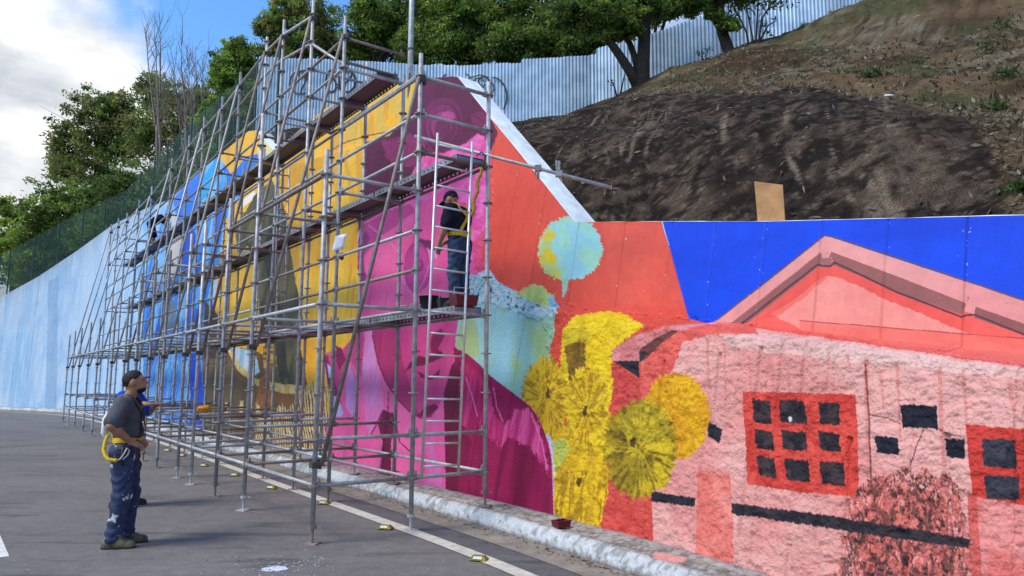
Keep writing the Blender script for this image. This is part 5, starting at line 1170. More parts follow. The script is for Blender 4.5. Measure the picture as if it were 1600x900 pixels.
def tray(name, label, loc, L_, w, h, m, fill, rz=0.0, cat='paint tray', paint_name='paint'):
    root = empty(name, loc, rz); tag(root, label, cat); g = MB(); t = .012; f = .86
    o = [(-L_/2*f, -w/2*f, 0), (L_/2*f, -w/2*f, 0), (L_/2*f, w/2*f, 0), (-L_/2*f, w/2*f, 0), (-L_/2, -w/2, h), (L_/2, -w/2, h), (L_/2, w/2, h), (-L_/2, w/2, h)]
    k = [(x * (1 - 2 * t / L_), y * (1 - 2 * t / w), z if z else t) for x, y, z in o]
    g.add(o + k, [(3, 2, 1, 0), (0, 1, 5, 4), (1, 2, 6, 5), (2, 3, 7, 6), (3, 0, 4, 7), (8, 9, 10, 11), (12, 13, 9, 8), (13, 14, 10, 9), (14, 15, 11, 10), (15, 12, 8, 11), (4, 5, 13, 12), (5, 6, 14, 13), (6, 7, 15, 14), (7, 4, 12, 15)])
    g.build('tray_body', m, root); h2 = h * .55; q = MB(); ff = f + (1 - f) * .5
    q.add([(-L_/2*ff, -w/2*ff, h2), (L_/2*ff, -w/2*ff, h2), (L_/2*ff, w/2*ff, h2), (-L_/2*ff, w/2*ff, h2)], [(0, 1, 2, 3)]); q.build(paint_name, fill, root); return root
kp = on_ground(877, 822, KERB_H + .02)
tray('paint_tray', 'dark red plastic paint tray on the kerb below the yellow flowers', (kp[0], kp[1], KERB_H + .015), .17, .12, .065, M['maroon_plastic'], M['maroon_plastic'], .6)
def crate_with_handle(label, loc, L_, w, h, m, fill, rz):
    r = tray('tool_tray', label, loc, L_, w, h, m, fill, rz); g = MB(); g.tube([(-L_ * .45, 0, h), (-L_ * .42, 0, h * 1.7), (L_ * .42, 0, h * 1.7), (L_ * .45, 0, h)], .008, 6); g.build('carry_handle', M['galv'], r)
crate_with_handle('red and black paint tray with wire handle behind the worker', ondeck(.08, OC - .28), .3, .22, .13, M['maroon_plastic'], M['black_plastic'], .5)
crate_with_handle('black paint tray with wire handle at the worker\'s feet', ondeck(.42, OC - .3), .24, .2, .12, M['black_plastic'], M['white_plastic'], .3)
# sheet of paper tied to a post, with a small clip hanging below it
pp = spt(1, OB, 0); px_, py_ = 530, 379; c_ = Vector(at(px_, py_, pp.y - .06)); g = MB()
ux = Vector((.84, -.2, .18)).normalized(); uz = Vector((.16, .1, .95)); pts = []
for i in range(5):
    for j in range(5):
        pts.append(c_ + ux * (i / 4 - .5) * .17 + uz * (j / 4 - .5) * .24 + Vector((0, -1, 0)) * .015 * math.sin(i * 1.2) )
g.add(pts, [(i * 5 + j, (i + 1) * 5 + j, (i + 1) * 5 + j + 1, i * 5 + j + 1) for i in range(4) for j in range(4)])
so_ = g.build('paper_sheet', M['paper'], None, True); sm = so_.modifiers.new('thick', 'SOLIDIFY'); sm.thickness = .0015
tag(so_, 'white sheet of paper tied to a scaffold post against the yellow mural', 'paper')
g = MB(); q_ = Vector(at(534, 401, pp.y - .06)); g.lathe([(.012, -.05), (.03, -.035), (.03, 0), (.012, .01), (.012, .03), (.026, .04), (.02, .055)], 8, tuple(q_)); tag(g.build('hanging_roller', M['clampsteel'], None, True), 'small dark clip hanging just below the paper sheet', 'clip')
# orange rag on a ledger
gp = Vector(at(318, 640, 13.4)); g = MB()
for k in range(3):
    a = gp + Vector((.03 * k - .03, 0, .0)); g.tube([a + Vector((-.09, 0, -.05 - .02 * k)), a + Vector((-.03, -.03, .03)), a + Vector((.04, -.02, .04)), a + Vector((.1, 0, -.05 + .03 * k))], [.02, .04, .045, .025], 7)
tag(g.build('work_glove', M['orange_cloth'], None, True), 'orange work glove lying over a scaffold ledger', 'glove')
# plywood board behind the low wall
_ux, _ = proj(upR[:, -1]); _wi = int(np.argmin(np.abs(_ux - 1207))); _wd = float(upR[_wi, -1, 1]) + .42
b0 = Vector(at(1187, 346, _wd)); b1 = Vector(at(1228, 346, _wd - .1)); hgt = 67 * _wd / F
g = MB(); up = Vector((-.02, .06, 1)).normalized(); th = Vector((.2, .97, 0)) * .028; dn_ = Vector((0, 0, -.35))
f_ = [b0 + dn_, b1 + dn_, b1 + up * (hgt * .90), b0 + Vector((-.02, 0, 0)) + up * hgt]; g.add(f_ + [v + th for v in f_], [(0, 1, 2, 3), (7, 6, 5, 4), (0, 4, 5, 1), (1, 5, 6, 2), (2, 6, 7, 3), (3, 7, 4, 0)])
bo = g.build('plywood_board', M['wood']); tag(bo, 'upright brown plywood board standing behind the low blue wall', 'board')
# pale lids on the rock
for (x, y), lb in (((1386, 159), 'upper right of two white round lids on top of the rock'), ((1370, 168), 'lower left of two white round lids on top of the rock')):
    p = terr_hit(x, y); g = MB(); g.lathe([(.055, .0), (.066, .006), (.066, .022), (.05, .028), (.001, .03)], 16); o = g.build('lid', M['white_plastic'], None, True); o.location = p + np.array([0, -.06, .05]); o.rotation_euler = (.3, .05, 0); tag(o, lb, 'lid', 'white lids on the rock')
# raised yellow road studs along the edge line
M['stud'] = mat('yellow_stud_plastic', (.34, .25, .03), .95, 0, .4, 24, col2=(.1, .085, .04), spec=.1); M['reflector'] = mat('reflector', (.55, .52, .47), .6, 0, .1, 20)
studname = ['nearest yellow road stud on the edge line, at the bottom of the picture', 'second yellow road stud from the viewer, beside the middle scaffold post', 'third yellow road stud, behind the nearest scaffold post', 'fourth yellow road stud along the edge line', 'fifth yellow road stud along the edge line', 'sixth yellow road stud along the edge line', 'seventh yellow road stud along the edge line', 'farthest yellow road stud on the edge line']
g = MB(); L_, w, h = .17, .105, .036
g.add([(-L_/2, -w/2, 0), (L_/2, -w/2, 0), (L_/2, w/2, 0), (-L_/2, w/2, 0), (-L_/2 + .03, -w/2 + .028, h), (L_/2 - .03, -w/2 + .028, h), (L_/2 - .03, w/2 - .028, h), (-L_/2 + .03, w/2 - .028, h)], [(3, 2, 1, 0), (0, 1, 5, 4), (1, 2, 6, 5), (2, 3, 7, 6), (3, 0, 4, 7), (4, 5, 6, 7)])
sbody = g.mesh('stud_body'); sbody.materials.append(M['stud'])
g = MB(); g.add([(-L_/2 + .04, -w/2 + .006, .01), (L_/2 - .04, -w/2 + .006, .01), (L_/2 - .048, -w/2 + .022, .031), (-L_/2 + .048, -w/2 + .022, .031)], [(0, 1, 2, 3)]); srefl = g.mesh('reflector'); srefl.materials.append(M['reflector'])
for (x, y), lb in zip(((748, 876), (602, 827), (506, 788), (424, 764), (367, 744), (319, 729), (285, 713), (262, 705)), studname):
    p = on_ground(x, y, .0); root = empty('road_stud', (p[0], p[1], .012), 0.0); root.rotation_euler = (0, 0, -.25); tag(root, lb, 'road stud', 'yellow studs along the edge line')
    link('stud_body', sbody, None, root); c = link('reflector', srefl, None, root); c.location = (0, -.004, .002)
# galvanised lamp pole rising behind the wall
lp = at(641, 105, 13.4); root = empty('lamp_pole', (lp[0], lp[1], 5.4)); tag(root, 'galvanised lamp pole rising behind the wall into the trees', 'pole')
g = MB(); g.tube([(0, 0, 0), (0, 0, 6.2)], [.055, .05], 12); g.build('shaft', M['galv'], root, True)
g = MB(); g.tube([(0, 0, 6.2), (.1, -.2, 6.6), (.3, -.9, 6.9)], [.04, .035, .03], 8); g.build('arm', M['galv'], root, True)
g = MB(); g.box((.36, -1.1, 6.9), (.2, .5, .1)); g.build('lamp_head', M['galv_old'], root)
g = MB(); g.box((0, -.06, 1.75), (.035, .012, .7)); g.build('cable_cover', M['clampsteel'], root)
for z in (.95, 2.6): g = MB(); g.lathe([(.056, -.015), (.075, -.015), (.075, .015), (.056, .015)], 12, (0, 0, z)); g.build('band', M['clampsteel'], root)
# spilled paint and chips
def splat(name, label, px, py, r, m, z, n=1, cat='paint spill', squash=.5):
    c = on_ground(px, py, z); g = MB(); k = 26
    pts = [(c[0] + math.cos(2 * math.pi * i / k) * r * rnd.uniform(.65, 1.15), c[1] + math.sin(2 * math.pi * i / k) * r * squash * rnd.uniform(.6, 1.2), z) for i in range(k)]
    g.add(pts + [(p[0], p[1], z - .01) for p in pts], [tuple(range(k))] + [(i, k + i, k + (i + 1) % k, (i + 1) % k) for i in range(k)])
    o = g.build(name, m); tag(o, label, cat); return o
flat('lilac_paint', (.62, .66, .78), .5); flat('pale_pink_paint', (.72, .4, .38), .5)
splat('paint_spill', 'pale lilac paint splash on the asphalt near the front', 431, 888, .11, M['lilac_paint'], .006, squash=.9)
pts = []
for _ in range(150): pts.append(on_ground(rnd.gauss(450, 40), rnd.gauss(886, 12)))
for _ in range(420): pts.append(on_ground(rnd.uniform(0, 800), rnd.uniform(690, 905)))
for _ in range(700):
    s_ = rnd.uniform(4, 16); b_, n_ = base_at(s_), norm_at(s_); o_ = .58 + abs(rnd.gauss(0, .09)); pts.append(np.array([b_[0] - n_[0] * o_, b_[1] - n_[1] * o_, .012]))
V, Fq = [], []; cols_ = []
for i, p in enumerate(pts):
    r = rnd.uniform(.004, .013) if i < 570 else rnd.uniform(.006, .022); z = p[2] + (.007 if i < 570 else .004); a0 = rnd.uniform(0, 6)
    b = len(V); k = 5
    V += [(p[0] + math.cos(a0 + q * 1.257) * r * rnd.uniform(.6, 1.4), p[1] + math.sin(a0 + q * 1.257) * r * rnd.uniform(.6, 1.3), z + rnd.uniform(0, .006)) for q in range(4)]; Fq.append((b, b + 1, b + 2, b + 3))
    cols_.append((.55, .57, .62) if i < 150 else rnd.choice([(.4, .4, .4), (.03, .03, .03), (.3, .28, .25)]) if i < 570 else rnd.choice([(.25, .14, .07), (.12, .07, .04), (.4, .35, .28), (.05, .07, .02)]))
tag(link('road_grit', mesh_np('road_grit', np.array(V), np.array(Fq), False, np.repeat(np.array(cols_), 4, 0)), M['leaf']), 'paint chips, grit and dead leaves on the asphalt and in the gutter', 'grit', kind='stuff')
# ------------------------------------------------------------------ people: one continuous body each, grown from tapered limbs
def sd_cap(P, a, b, ra, rb):
    a = np.asarray(a, float); b = np.asarray(b, float); ba = b - a; l2 = max(ba @ ba, 1e-9)
    t = np.clip(((P - a) @ ba) / l2, 0, 1); return np.linalg.norm(P - a - t[..., None] * ba, axis=-1) - (ra + (rb - ra) * t)
def sd_ell(P, c, r, Rm=None):
    q = P - np.asarray(c, float)
    if Rm is not None: q = q @ Rm
    r = np.asarray(r, float); k0 = np.linalg.norm(q / r, axis=-1); k1 = np.linalg.norm(q / (r * r), axis=-1); return k0 * (k0 - 1) / np.maximum(k1, 1e-6)
def smin(a, b, k):
    h = np.clip(.5 + .5 * (b - a) / k, 0, 1); return b * (1 - h) + a * h - k * h * (1 - h)
def sdf_eval(P, prims, k, grow=0.0):
    d = None
    for pr in prims:
        kk = pr[-1] if isinstance(pr[-1], float) and pr[0] == 'k' else k
        e = sd_cap(P, *pr[1:5]) if pr[0] == 'c' else sd_ell(P, *pr[1:4]) if pr[0] == 'e' else None
        e = e - grow; d = e if d is None else smin(d, e, kk)
    return d
def surface_nets(V, org, res):
    """dual contouring of a sampled field: returns verts, quads"""
    nx, ny, nz = V.shape; S = V < 0; idx = -np.ones((nx - 1, ny - 1, nz - 1), np.int64)
    cor = [(a, b, c) for a in (0, 1) for b in (0, 1) for c in (0, 1)]
    cnt = sum(S[a:nx - 1 + a, b:ny - 1 + b, c:nz - 1 + c].astype(np.int8) for a, b, c in cor); act = (cnt > 0) & (cnt < 8)
    I = np.argwhere(act); idx[act] = np.arange(len(I)); acc = np.zeros((len(I), 3)); num = np.zeros(len(I))
    for a in cor:
        for ax in range(3):
            if a[ax]: continue
            b = list(a); b[ax] = 1; va = V[I[:, 0] + a[0], I[:, 1] + a[1], I[:, 2] + a[2]]; vb = V[I[:, 0] + b[0], I[:, 1] + b[1], I[:, 2] + b[2]]
            m = (va < 0) != (vb < 0); t = np.where(m, va / np.where(va == vb, 1, va - vb), 0); p = np.tile(np.array(a, float), (len(I), 1)); p[:, ax] += t
            acc[m] += p[m]; num[m] += 1
    verts = (I + acc / np.maximum(num, 1)[:, None]) * res + org; quads = []
    for ax in range(3):
        o1, o2 = [(1, 2), (2, 0), (0, 1)][ax]; sl0 = [slice(1, -1)] * 3; sl0[ax] = slice(0, -1); sl1 = [slice(1, -1)] * 3; sl1[ax] = slice(1, None)
        A_, B_ = S[tuple(sl0)], S[tuple(sl1)]; E_ = np.argwhere(A_ != B_); base = E_ + 1; base[:, ax] -= 1
        def ci(d1, d2):
            q = base.copy(); q[:, o1] -= d1; q[:, o2] -= d2; return idx[q[:, 0], q[:, 1], q[:, 2]]
        q = np.stack([ci(1, 1), ci(0, 1), ci(0, 0), ci(1, 0)], 1); inside = A_[tuple(E_.T)]; q[~inside] = q[~inside][:, ::-1]; quads.append(q)
    return verts, np.concatenate(quads)
def sdf_mesh(name, fn, lo, hi, res):
    lo = np.array(lo, float); n = np.ceil((np.array(hi) - lo) / res).astype(int) + 1
    g = np.stack(np.meshgrid(*[lo[i] + np.arange(n[i]) * res for i in range(3)], indexing='ij'), -1)
    v, q = surface_nets(fn(g), lo, res); return mesh_np(name, v, q, True)
def bounds(prims, pad):
    a = []
    for p in prims:
        if p[0] == 'c': a += [np.array(p[1]) - max(p[3:5]), np.array(p[1]) + max(p[3:5]), np.array(p[2]) - max(p[3:5]), np.array(p[2]) + max(p[3:5])]
        else: a += [np.array(p[1]) - max(p[2]), np.array(p[1]) + max(p[2])]
    a = np.array(a); return a.min(0) - pad, a.max(0) + pad
def rotm(fwd, up):
    f = np.array(fwd, float); f /= np.linalg.norm(f); l = np.cross(up, f); l /= np.linalg.norm(l); u = np.cross(f, l); return np.stack([f, l, u], 1)
def hand(wr, el, side, curl=.35, fwd=None):
    """palm and five bent fingers continuing the forearm; side +1 left, -1 right"""
    wr = np.array(wr, float); d = wr - np.array(el, float); d /= np.linalg.norm(d) if fwd is None else 1
    d = d if fwd is None else np.array(fwd, float) / np.linalg.norm(fwd)
    ref = np.array([0, 0, 1.]) if abs(d[2]) < .85 else np.array([1., 0, 0]); a = np.cross(d, ref); a /= np.linalg.norm(a); n = np.cross(a, d) * -1
    pr = [('c', wr, wr + d * .045, .026, .03), ('c', wr + d * .05 + a * .022, wr + d * .082 + a * .026, .02, .014), ('c', wr + d * .05 - a * .022, wr + d * .08 - a * .028, .02, .014)]
    for k, (off, ln) in enumerate(((.028, .062), (.010, .074), (-.010, .07), (-.028, .054))):
        p0 = wr + d * .082 + a * off; p1 = p0 + (d * .8 + n * curl) * ln * .5; p2 = p1 + (d * .45 + n * (curl + .4)) * ln * .5; pr += [('c', p0, p1, .0105, .0095), ('c', p1, p2, .0095, .008)]
    t0 = wr + d * .02 + a * .026; t1 = t0 + a * .03 + d * .03 + n * .01; pr += [('c', t0, t1, .014, .012), ('c', t1, t1 + d * .035 + n * .008, .012, .009)]
    return pr
def make_person(label, loc, yaw, J, mats, scale=1.0, cap=False, shorts=False, res=.011, beard=False, harness=False, shirt_noise=.006, long_sleeve=False):
    root = empty('person', loc, yaw); root.scale = (scale,) * 3; tag(root, label, 'person')
    v = lambda k: np.array(J[k], float)
    pel, che, nk = v('pelvis'), v('chest'), v('neck'); shL, shR = v('shL'), v('shR'); hpL, hpR = v('hipL'), v('hipR')
    lat = (shL - shR) / np.linalg.norm(shL - shR); bel = pel * .5 + che * .5 + v('belly') if 'belly' in J else pel * .5 + che * .5
    torso = [('c', hpL, hpR, .105, .105), ('c', bel + lat * .06, bel - lat * .06, .112, .112), ('c', che + lat * .075, che - lat * .075, .118, .118), ('c', shL - lat * .03, shR + lat * .03, .066, .066)]
    neck = [('c', nk, v('head') + np.array(J['hup']) * -.03, .06, .05)]
    Rm = rotm(J['hfwd'], J['hup']); hc = v('head')
    hp = lambda x, y, z: hc + Rm @ np.array([x, y, z])
    head = [('e', hp(-.008, 0, .02), (.1, .078, .1), Rm), ('e', hp(.03, 0, -.045), (.066, .058, .075), Rm), ('e', hp(.055, 0, -.085), (.03, .032, .026), Rm), ('c', hp(.085, 0, .012), hp(.108, 0, -.022), .012, .017), ('c', hp(.078, .03, .03), hp(.078, -.03, .03), .018, .018), ('c', hp(.088, .018, -.056), hp(.088, -.018, -.056), .011, .011),
            ('e', hp(-.005, .08, -.005), (.024, .01, .034), Rm), ('e', hp(-.005, -.08, -.005), (.024, .01, .034), Rm)]
    arms, sleeves = [], []
    for s_, sh in (('L', shL), ('R', shR)):
        el, wr = v('el' + s_), v('wr' + s_); arms += [('c', sh, el, .054, .042), ('c', el, el * .7 + wr * .3, .042, .043), ('c', el * .7 + wr * .3, wr, .043, .029)]; f = 1.0 if long_sleeve else .78
        sleeves += [('c', sh, sh + (el - sh) * f, .07, .068)]
        arms += hand(wr, el, 1 if s_ == 'L' else -1, fwd=J.get('hd' + s_))
    legs, feet, tro = [], [], []
    for s_ in 'LR':
        h_, k_, a_ = v('hip' + s_), v('kn' + s_), v('an' + s_); legs += [('c', h_, k_, .088, .06), ('c', k_, k_ * .6 + a_ * .4, .058, .056), ('c', k_ * .6 + a_ * .4, a_, .056, .04)]
        fd = np.array(J.get('fd' + s_, (1, 0, 0)), float); fd /= np.linalg.norm(fd); hee = a_ + np.array([0, 0, -.045]) - fd * .05; toe = a_ + fd * .17 + np.array([0, 0, -.06]); feet += [('c', hee, a_ + fd * .07 + np.array([0, 0, -.04]), .043, .045), ('c', a_ + fd * .07 + np.array([0, 0, -.045]), toe, .044, .034), ('c', a_, a_ + np.array([0, 0, .07]), .05, .05)]
        tro += [('c', h_, k_, .1, .076), ('c', k_, a_ + (k_ - a_) * (.0 if not shorts else .9), .074, .066 if not shorts else .08)]
    body = torso + neck + head + arms + legs + feet
    lo, hi = bounds(body, .03); link('body', sdf_mesh('body', lambda P: sdf_eval(P, body, .022), lo, hi, res), mats['skin'], root)
    def wr_noise(P, amp, f): return amp * (np.sin(P[..., 2] * f + 4 * np.sin(P[..., 0] * 9)) * np.sin(P[..., 1] * f * .7 + P[..., 2] * 13)) 
    wst = pel + np.array([0, 0, .07]); spine = che - pel; spine /= np.linalg.norm(spine); ground_side = lambda P, c, n: (P - c) @ n
    sp = torso + sleeves
    shirt = lambda P: np.maximum(sdf_eval(P, sp, .05, .02) + wr_noise(P, shirt_noise, 26), np.maximum(-ground_side(P, pel - spine * .01, spine), ground_side(P, nk + spine * .035, spine)))
    lo, hi = bounds(sp, .05); link('shirt', sdf_mesh('shirt', shirt, lo, hi, res), mats['shirt'], root)
    tp = [torso[0], ('c', bel - spine * .05 + lat * .06, bel - spine * .05 - lat * .06, .11, .11)] + tro
    trs = lambda P: np.maximum(sdf_eval(P, tp, .04, .012) + wr_noise(P, .007, 34) + .006 * np.sin(P[..., 2] * 75 + 5 * np.sin(P[..., 1] * 22 + P[..., 0] * 17)) * np.sin(P[..., 2] * 6 + 1) ** 2, ground_side(P, pel + spine * .10, spine))
    lo, hi = bounds(tp, .05); link('shorts' if shorts else 'trousers', sdf_mesh('trousers', trs, lo, hi, res), mats['trousers'], root)
    for s_ in 'LR':
        fp = feet[:3] if s_ == 'L' else feet[3:]; lo, hi = bounds(fp, .03); zc = v('an' + s_)[2] - .088
        bt = link('boot', sdf_mesh('boot', lambda P: np.maximum(sdf_eval(P, fp, .03, .012), np.maximum(zc - P[..., 2] + .012, P[..., 2] - (zc + .22))), lo, hi, .008), mats['boots'], root)
        sole = [('c', fp[0][1] * [1, 1, 0] + [0, 0, zc + .014], fp[1][2] * [1, 1, 0] + [0, 0, zc + .014], .052, .044)]; lo, hi = bounds(sole, .03)
        c = link('sole', sdf_mesh('sole', lambda P: np.maximum(sdf_eval(P, sole, .02, .006), np.abs(P[..., 2] - zc - .012) - .014), lo, hi, .008), mats['sole'], bt)
    lo, hi = hc - .16, hc + .17
    def hairf(P):
        q = (P - hc) @ Rm; d = sdf_eval(P, [('e', hp(-.012, 0, .026), (.106, .084, .104), Rm)], .02) + .004 * np.sin(q[..., 0] * 150 + 2 * np.sin(q[..., 2] * 60)) * np.sin(q[..., 1] * 160 + q[..., 2] * 90)
        cut = np.maximum(-(q[..., 2] + .028 + np.maximum(q[..., 0] + .03, 0) * -.95), q[..., 0] - .078 + np.maximum(.0, .05 - q[..., 2]) * .9); side = np.minimum(np.abs(q[..., 1]) - .06, .03 - q[..., 2] + np.maximum(-q[..., 0] - .02, 0) * -1.2); return np.maximum(d, np.maximum(cut, side))
    link('hair', sdf_mesh('hair', hairf, lo, hi, .007), mats['hair'], root)
    if beard:
        def bf(P):
            q = (P - hc) @ Rm; d = sdf_eval(P, [('e', hp(.032, 0, -.048), (.0672, .0592, .0762), Rm), ('e', hp(.055, 0, -.086), (.032, .034, .028), Rm)], .02); return np.maximum(d, np.maximum(q[..., 2] + .072 - np.maximum(0, .02 - q[..., 0]) * .8, -(q[..., 0] - .0)))
        link('beard', sdf_mesh('beard', bf, lo, hi, .007), mats['hair'], root)
    g = MB()
    for sy in (-1, 1): c = hp(.088, sy * .032, .012); g.add([tuple(c + Rm @ np.array(o_) * .011) for o_ in ((1, 0, 0), (0, 1, 0), (0, 0, .6), (0, -1, 0), (0, 0, -.6))], [(0, 1, 2), (0, 2, 3), (0, 3, 4), (0, 4, 1)])
    g.build('eyes', M['black'], root)
    if cap:
        cf_ = lambda P: np.maximum(sdf_eval(P, [('e', hp(-.01, 0, .04), (.112, .092, .098), Rm)], .02), .035 - ((P - hc) @ Rm)[..., 2]); co = link('cap', sdf_mesh('cap', cf_, lo, hi, .008), mats['cap'], root)
        pk = [('e', hp(.125, 0, .038), (.085, .072, .012), Rm)]; l2, h2 = bounds(pk, .03); link('peak', sdf_mesh('peak', lambda P: sdf_eval(P, pk, .02), l2, h2, .006), mats['cap'], co)
    if harness:
        hr = lat * .0
        surf = lambda P: sdf_eval(P, sp, .05, .02)
        def project(pts):
            out = []; nn = []
            for p in pts:
                p = np.array(p, float)
                for _ in range(12):
                    e = 1e-3; d0 = surf(p[None])[0]; gr = np.array([surf((p + np.eye(3)[k] * e)[None])[0] - d0 for k in range(3)]) / e; gr /= max(np.linalg.norm(gr), 1e-6); p = p - gr * (d0 - .012)
                out.append(p); nn.append(gr)
            return out, nn
        def strap(ctrlpts, w, m, name='strap'):
            ps = [np.array(c) for c in ctrlpts]; dense = []
            for a, b in zip(ps[:-1], ps[1:]):
                for t in np.linspace(0, 1, 7)[:-1]: dense.append(a * (1 - t) + b * t)
            dense.append(ps[-1]); o_, n_ = project(dense); g = MB(); g.ribbon(o_, w, n_, .007); return g
        hz = empty('x') if False else None
        F_, B_, UP = np.array([1, 0, 0]), np.array([-1, 0, 0]), spine
        g0 = strap([shL * .55 + nk * .45 + UP * .05, shL * .6 + nk * .4 + B_ * .12, che + B_ * .14 + UP * .02, bel - lat * .1 + B_ * .12, pel - lat * .13 + B_ * .1 + UP * .07], .045, None); ha = g0.build('harness', mats['harness'], root)
        for cps_ in ([shR * .55 + nk * .45 + UP * .05, shR * .6 + nk * .4 + B_ * .12, che + B_ * .14 + UP * .02, bel + lat * .1 + B_ * .12, pel + lat * .13 + B_ * .1 + UP * .07],
                     [shR * .55 + nk * .45 + UP * .05, shR * .6 + nk * .4 + F_ * .12, che + F_ * .14 - lat * .05, bel - lat * .08 + F_ * .13, pel - lat * .12 + F_ * .1 + UP * .07],
                     [shL * .55 + nk * .45 + UP * .05, shL * .6 + nk * .4 + F_ * .12, che + F_ * .14 + lat * .05, bel + lat * .08 + F_ * .13, pel + lat * .12 + F_ * .1 + UP * .07]):
            strap(cps_, .045, None).build('strap', mats['harness'] if cps_[2] @ F_ < che @ F_ else M['black_plastic'], ha)
        ring = [pel + UP * .085 + F_ * .16 * math.cos(a) + lat * .2 * math.sin(a) for a in np.linspace(0, 2 * math.pi, 13)]; strap(ring, .05, None).build('waist_strap', mats['harness'], ha)
    return root
SK = mat('skin', (.34, .165, .095), .55, 0, .15, 20)
def clothmat(name, c, col2=None, sc=14, bump=.3): M[name] = mat(name, c, .9, 0, .25, sc, bump, 120, col2=col2, spec=.1); return M[name]
hairm = mat('black_hair', (.012, .011, .011), .7, 0, .4, 60); straps = mat('yellow_webbing', (.62, .42, .012), .7, 0, .2, 30)
# work trousers with dried paint on them
tm = bpy.data.materials.new('paint_stained_trousers'); tm.use_nodes = True; _nt = tm.node_tree; _b = _nt.nodes['Principled BSDF']; _b.inputs['Roughness'].default_value = .9
_tc = dn('ShaderNodeTexCoord'); _nz = dn('ShaderNodeTexNoise'); _nz.inputs['Scale'].default_value = 9; _nz.inputs['Detail'].default_value = 6; _n2 = dn('ShaderNodeTexNoise'); _n2.inputs['Scale'].default_value = 6.5; _n2.inputs['Detail'].default_value = 8; _n2.inputs['Roughness'].default_value = .7
_r1 = dn('ShaderNodeValToRGB'); _r1.color_ramp.elements[0].position = .3; _r1.color_ramp.elements[0].color = (.012, .018, .045, 1); _r1.color_ramp.elements[1].position = .7; _r1.color_ramp.elements[1].color = (.032, .05, .12, 1)
_r2 = dn('ShaderNodeValToRGB'); _r2.color_ramp.elements[0].position = .595; _r2.color_ramp.elements[1].position = .61
_mx = dn('ShaderNodeMix', data_type='RGBA'); _mx.inputs['B'].default_value = (.5, .52, .54, 1)
for a, b in ((_tc.outputs['Object'], _nz.inputs['Vector']), (_tc.outputs['Object'], _n2.inputs['Vector']), (_nz.outputs['Fac'], _r1.inputs['Fac']), (_n2.outputs['Fac'], _r2.inputs['Fac']), (_r2.outputs['Color'], _mx.inputs['Factor']), (_r1.outputs['Color'], _mx.inputs['A']), (_mx.outputs['Result'], _b.inputs['Base Color'])): _nt.links.new(a, b)
_n3 = dn('ShaderNodeTexNoise'); _n3.inputs['Scale'].default_value = 25; _bp = dn('ShaderNodeBump'); _bp.inputs['Strength'].default_value = .5; _bp.inputs['Distance'].default_value = .02; _nt.links.new(_tc.outputs['Object'], _n3.inputs['Vector']); _nt.links.new(_n3.outputs['Fac'], _bp.inputs['Height']); _nt.links.new(_bp.outputs[0], _b.inputs['Normal'])
clothmat('grey_shirt', (.085, .086, .095)); clothmat('navy_shirt', (.012, .013, .025)); clothmat('blue_shirt', (.006, .07, .5)); clothmat('denim', (.05, .085, .15), (.02, .035, .07)); clothmat('navy_shorts', (.012, .016, .05)); clothmat('navy_cap', (.012, .014, .04)); clothmat('blue_cap', (.01, .06, .42))
clothmat('dark_trousers', (.03, .032, .04)); bootm = mat('olive_boot', (.2, .19, .09), .8, 0, .5, 14, .3, 50, col2=(.035, .04, .035)); solem = mat('boot_sole', (.05, .045, .035), .9); darkboot = mat('dark_boot', (.02, .02, .02), .7)

# the man on the road, hands on hips, looking up at the mural
fp_ = on_ground(187, 853)
J1 = dict(pelvis=(-.02, 0, .98), chest=(-.01, 0, 1.3), belly=(.025, 0, 0), neck=(-.015, 0, 1.47), head=(.035, 0, 1.645), hfwd=(.97, .03, .2), hup=(-.2, 0, .98), shL=(-.02, .195, 1.42), shR=(-.02, -.195, 1.42), hipL=(-.02, .09, .94), hipR=(-.02, -.09, .94),
    elR=(-.07, -.42, 1.22), wrR=(.09, -.24, 1.05), hdR=(.75, .25, -.35), elL=(-.11, .36, 1.23), wrL=(.05, .24, 1.05), hdL=(.75, -.25, -.35), knL=(.05, .10, .51), knR=(.01, -.10, .51), anL=(.02, .11, .09), anR=(-.045, -.11, .09), fdL=(1, .15, 0), fdR=(1, -.1, 0))
man = make_person('man in grey shirt and paint-stained trousers standing on the road, hands on hips', (fp_[0], fp_[1], 0), R(16), J1, dict(skin=SK, shirt=M['grey_shirt'], trousers=tm, boots=bootm, sole=solem, hair=hairm, harness=straps), .975, beard=True, harness=True)
# shock-absorbing lanyard on his back: white pack and a yellow loop with a steel hook
g = MB(); g.tube([(-.185, -.06, 1.34), (-.2, -.085, 1.27), (-.2, -.095, 1.14), (-.185, -.09, 1.08)], [.014, .026, .028, .018], 8); pk = g.build('lanyard_pack', M['white_plastic'], man, True)
pts = [(-.16, -.10, 1.12), (-.175, -.13, 1.04), (-.175, -.16, .97), (-.145, -.195, .91), (-.11, -.215, .88), (-.03, -.225, .87)]
pts = [Vector(p) for p in pts]; dense = []
for a, b in zip(pts[:-1], pts[1:]):
    for t in (0, .25, .5, .75): dense.append(a.lerp(b, t))
dense.append(pts[-1]); g = MB(); g.tube(dense, [.016 + .005 * (i % 2) for i in range(len(dense))], 7); g.build('lanyard', straps, man, True)
g = MB(); g.tube([(-.03, -.225, .87), (.0, -.23, .89), (.03, -.235, .94), (.05, -.235, .99), (.075, -.23, .97), (.06, -.23, .92), (.02, -.23, .88)], .008, 6); g.build('steel_hook', M['galv'], man, True)
g = MB(); g.tube([(.01, -.2, 1.0), (.0, -.215, .9), (.02, -.215, .82)], .012, 6); g.build('dark_strap', M['black_plastic'], man, True)

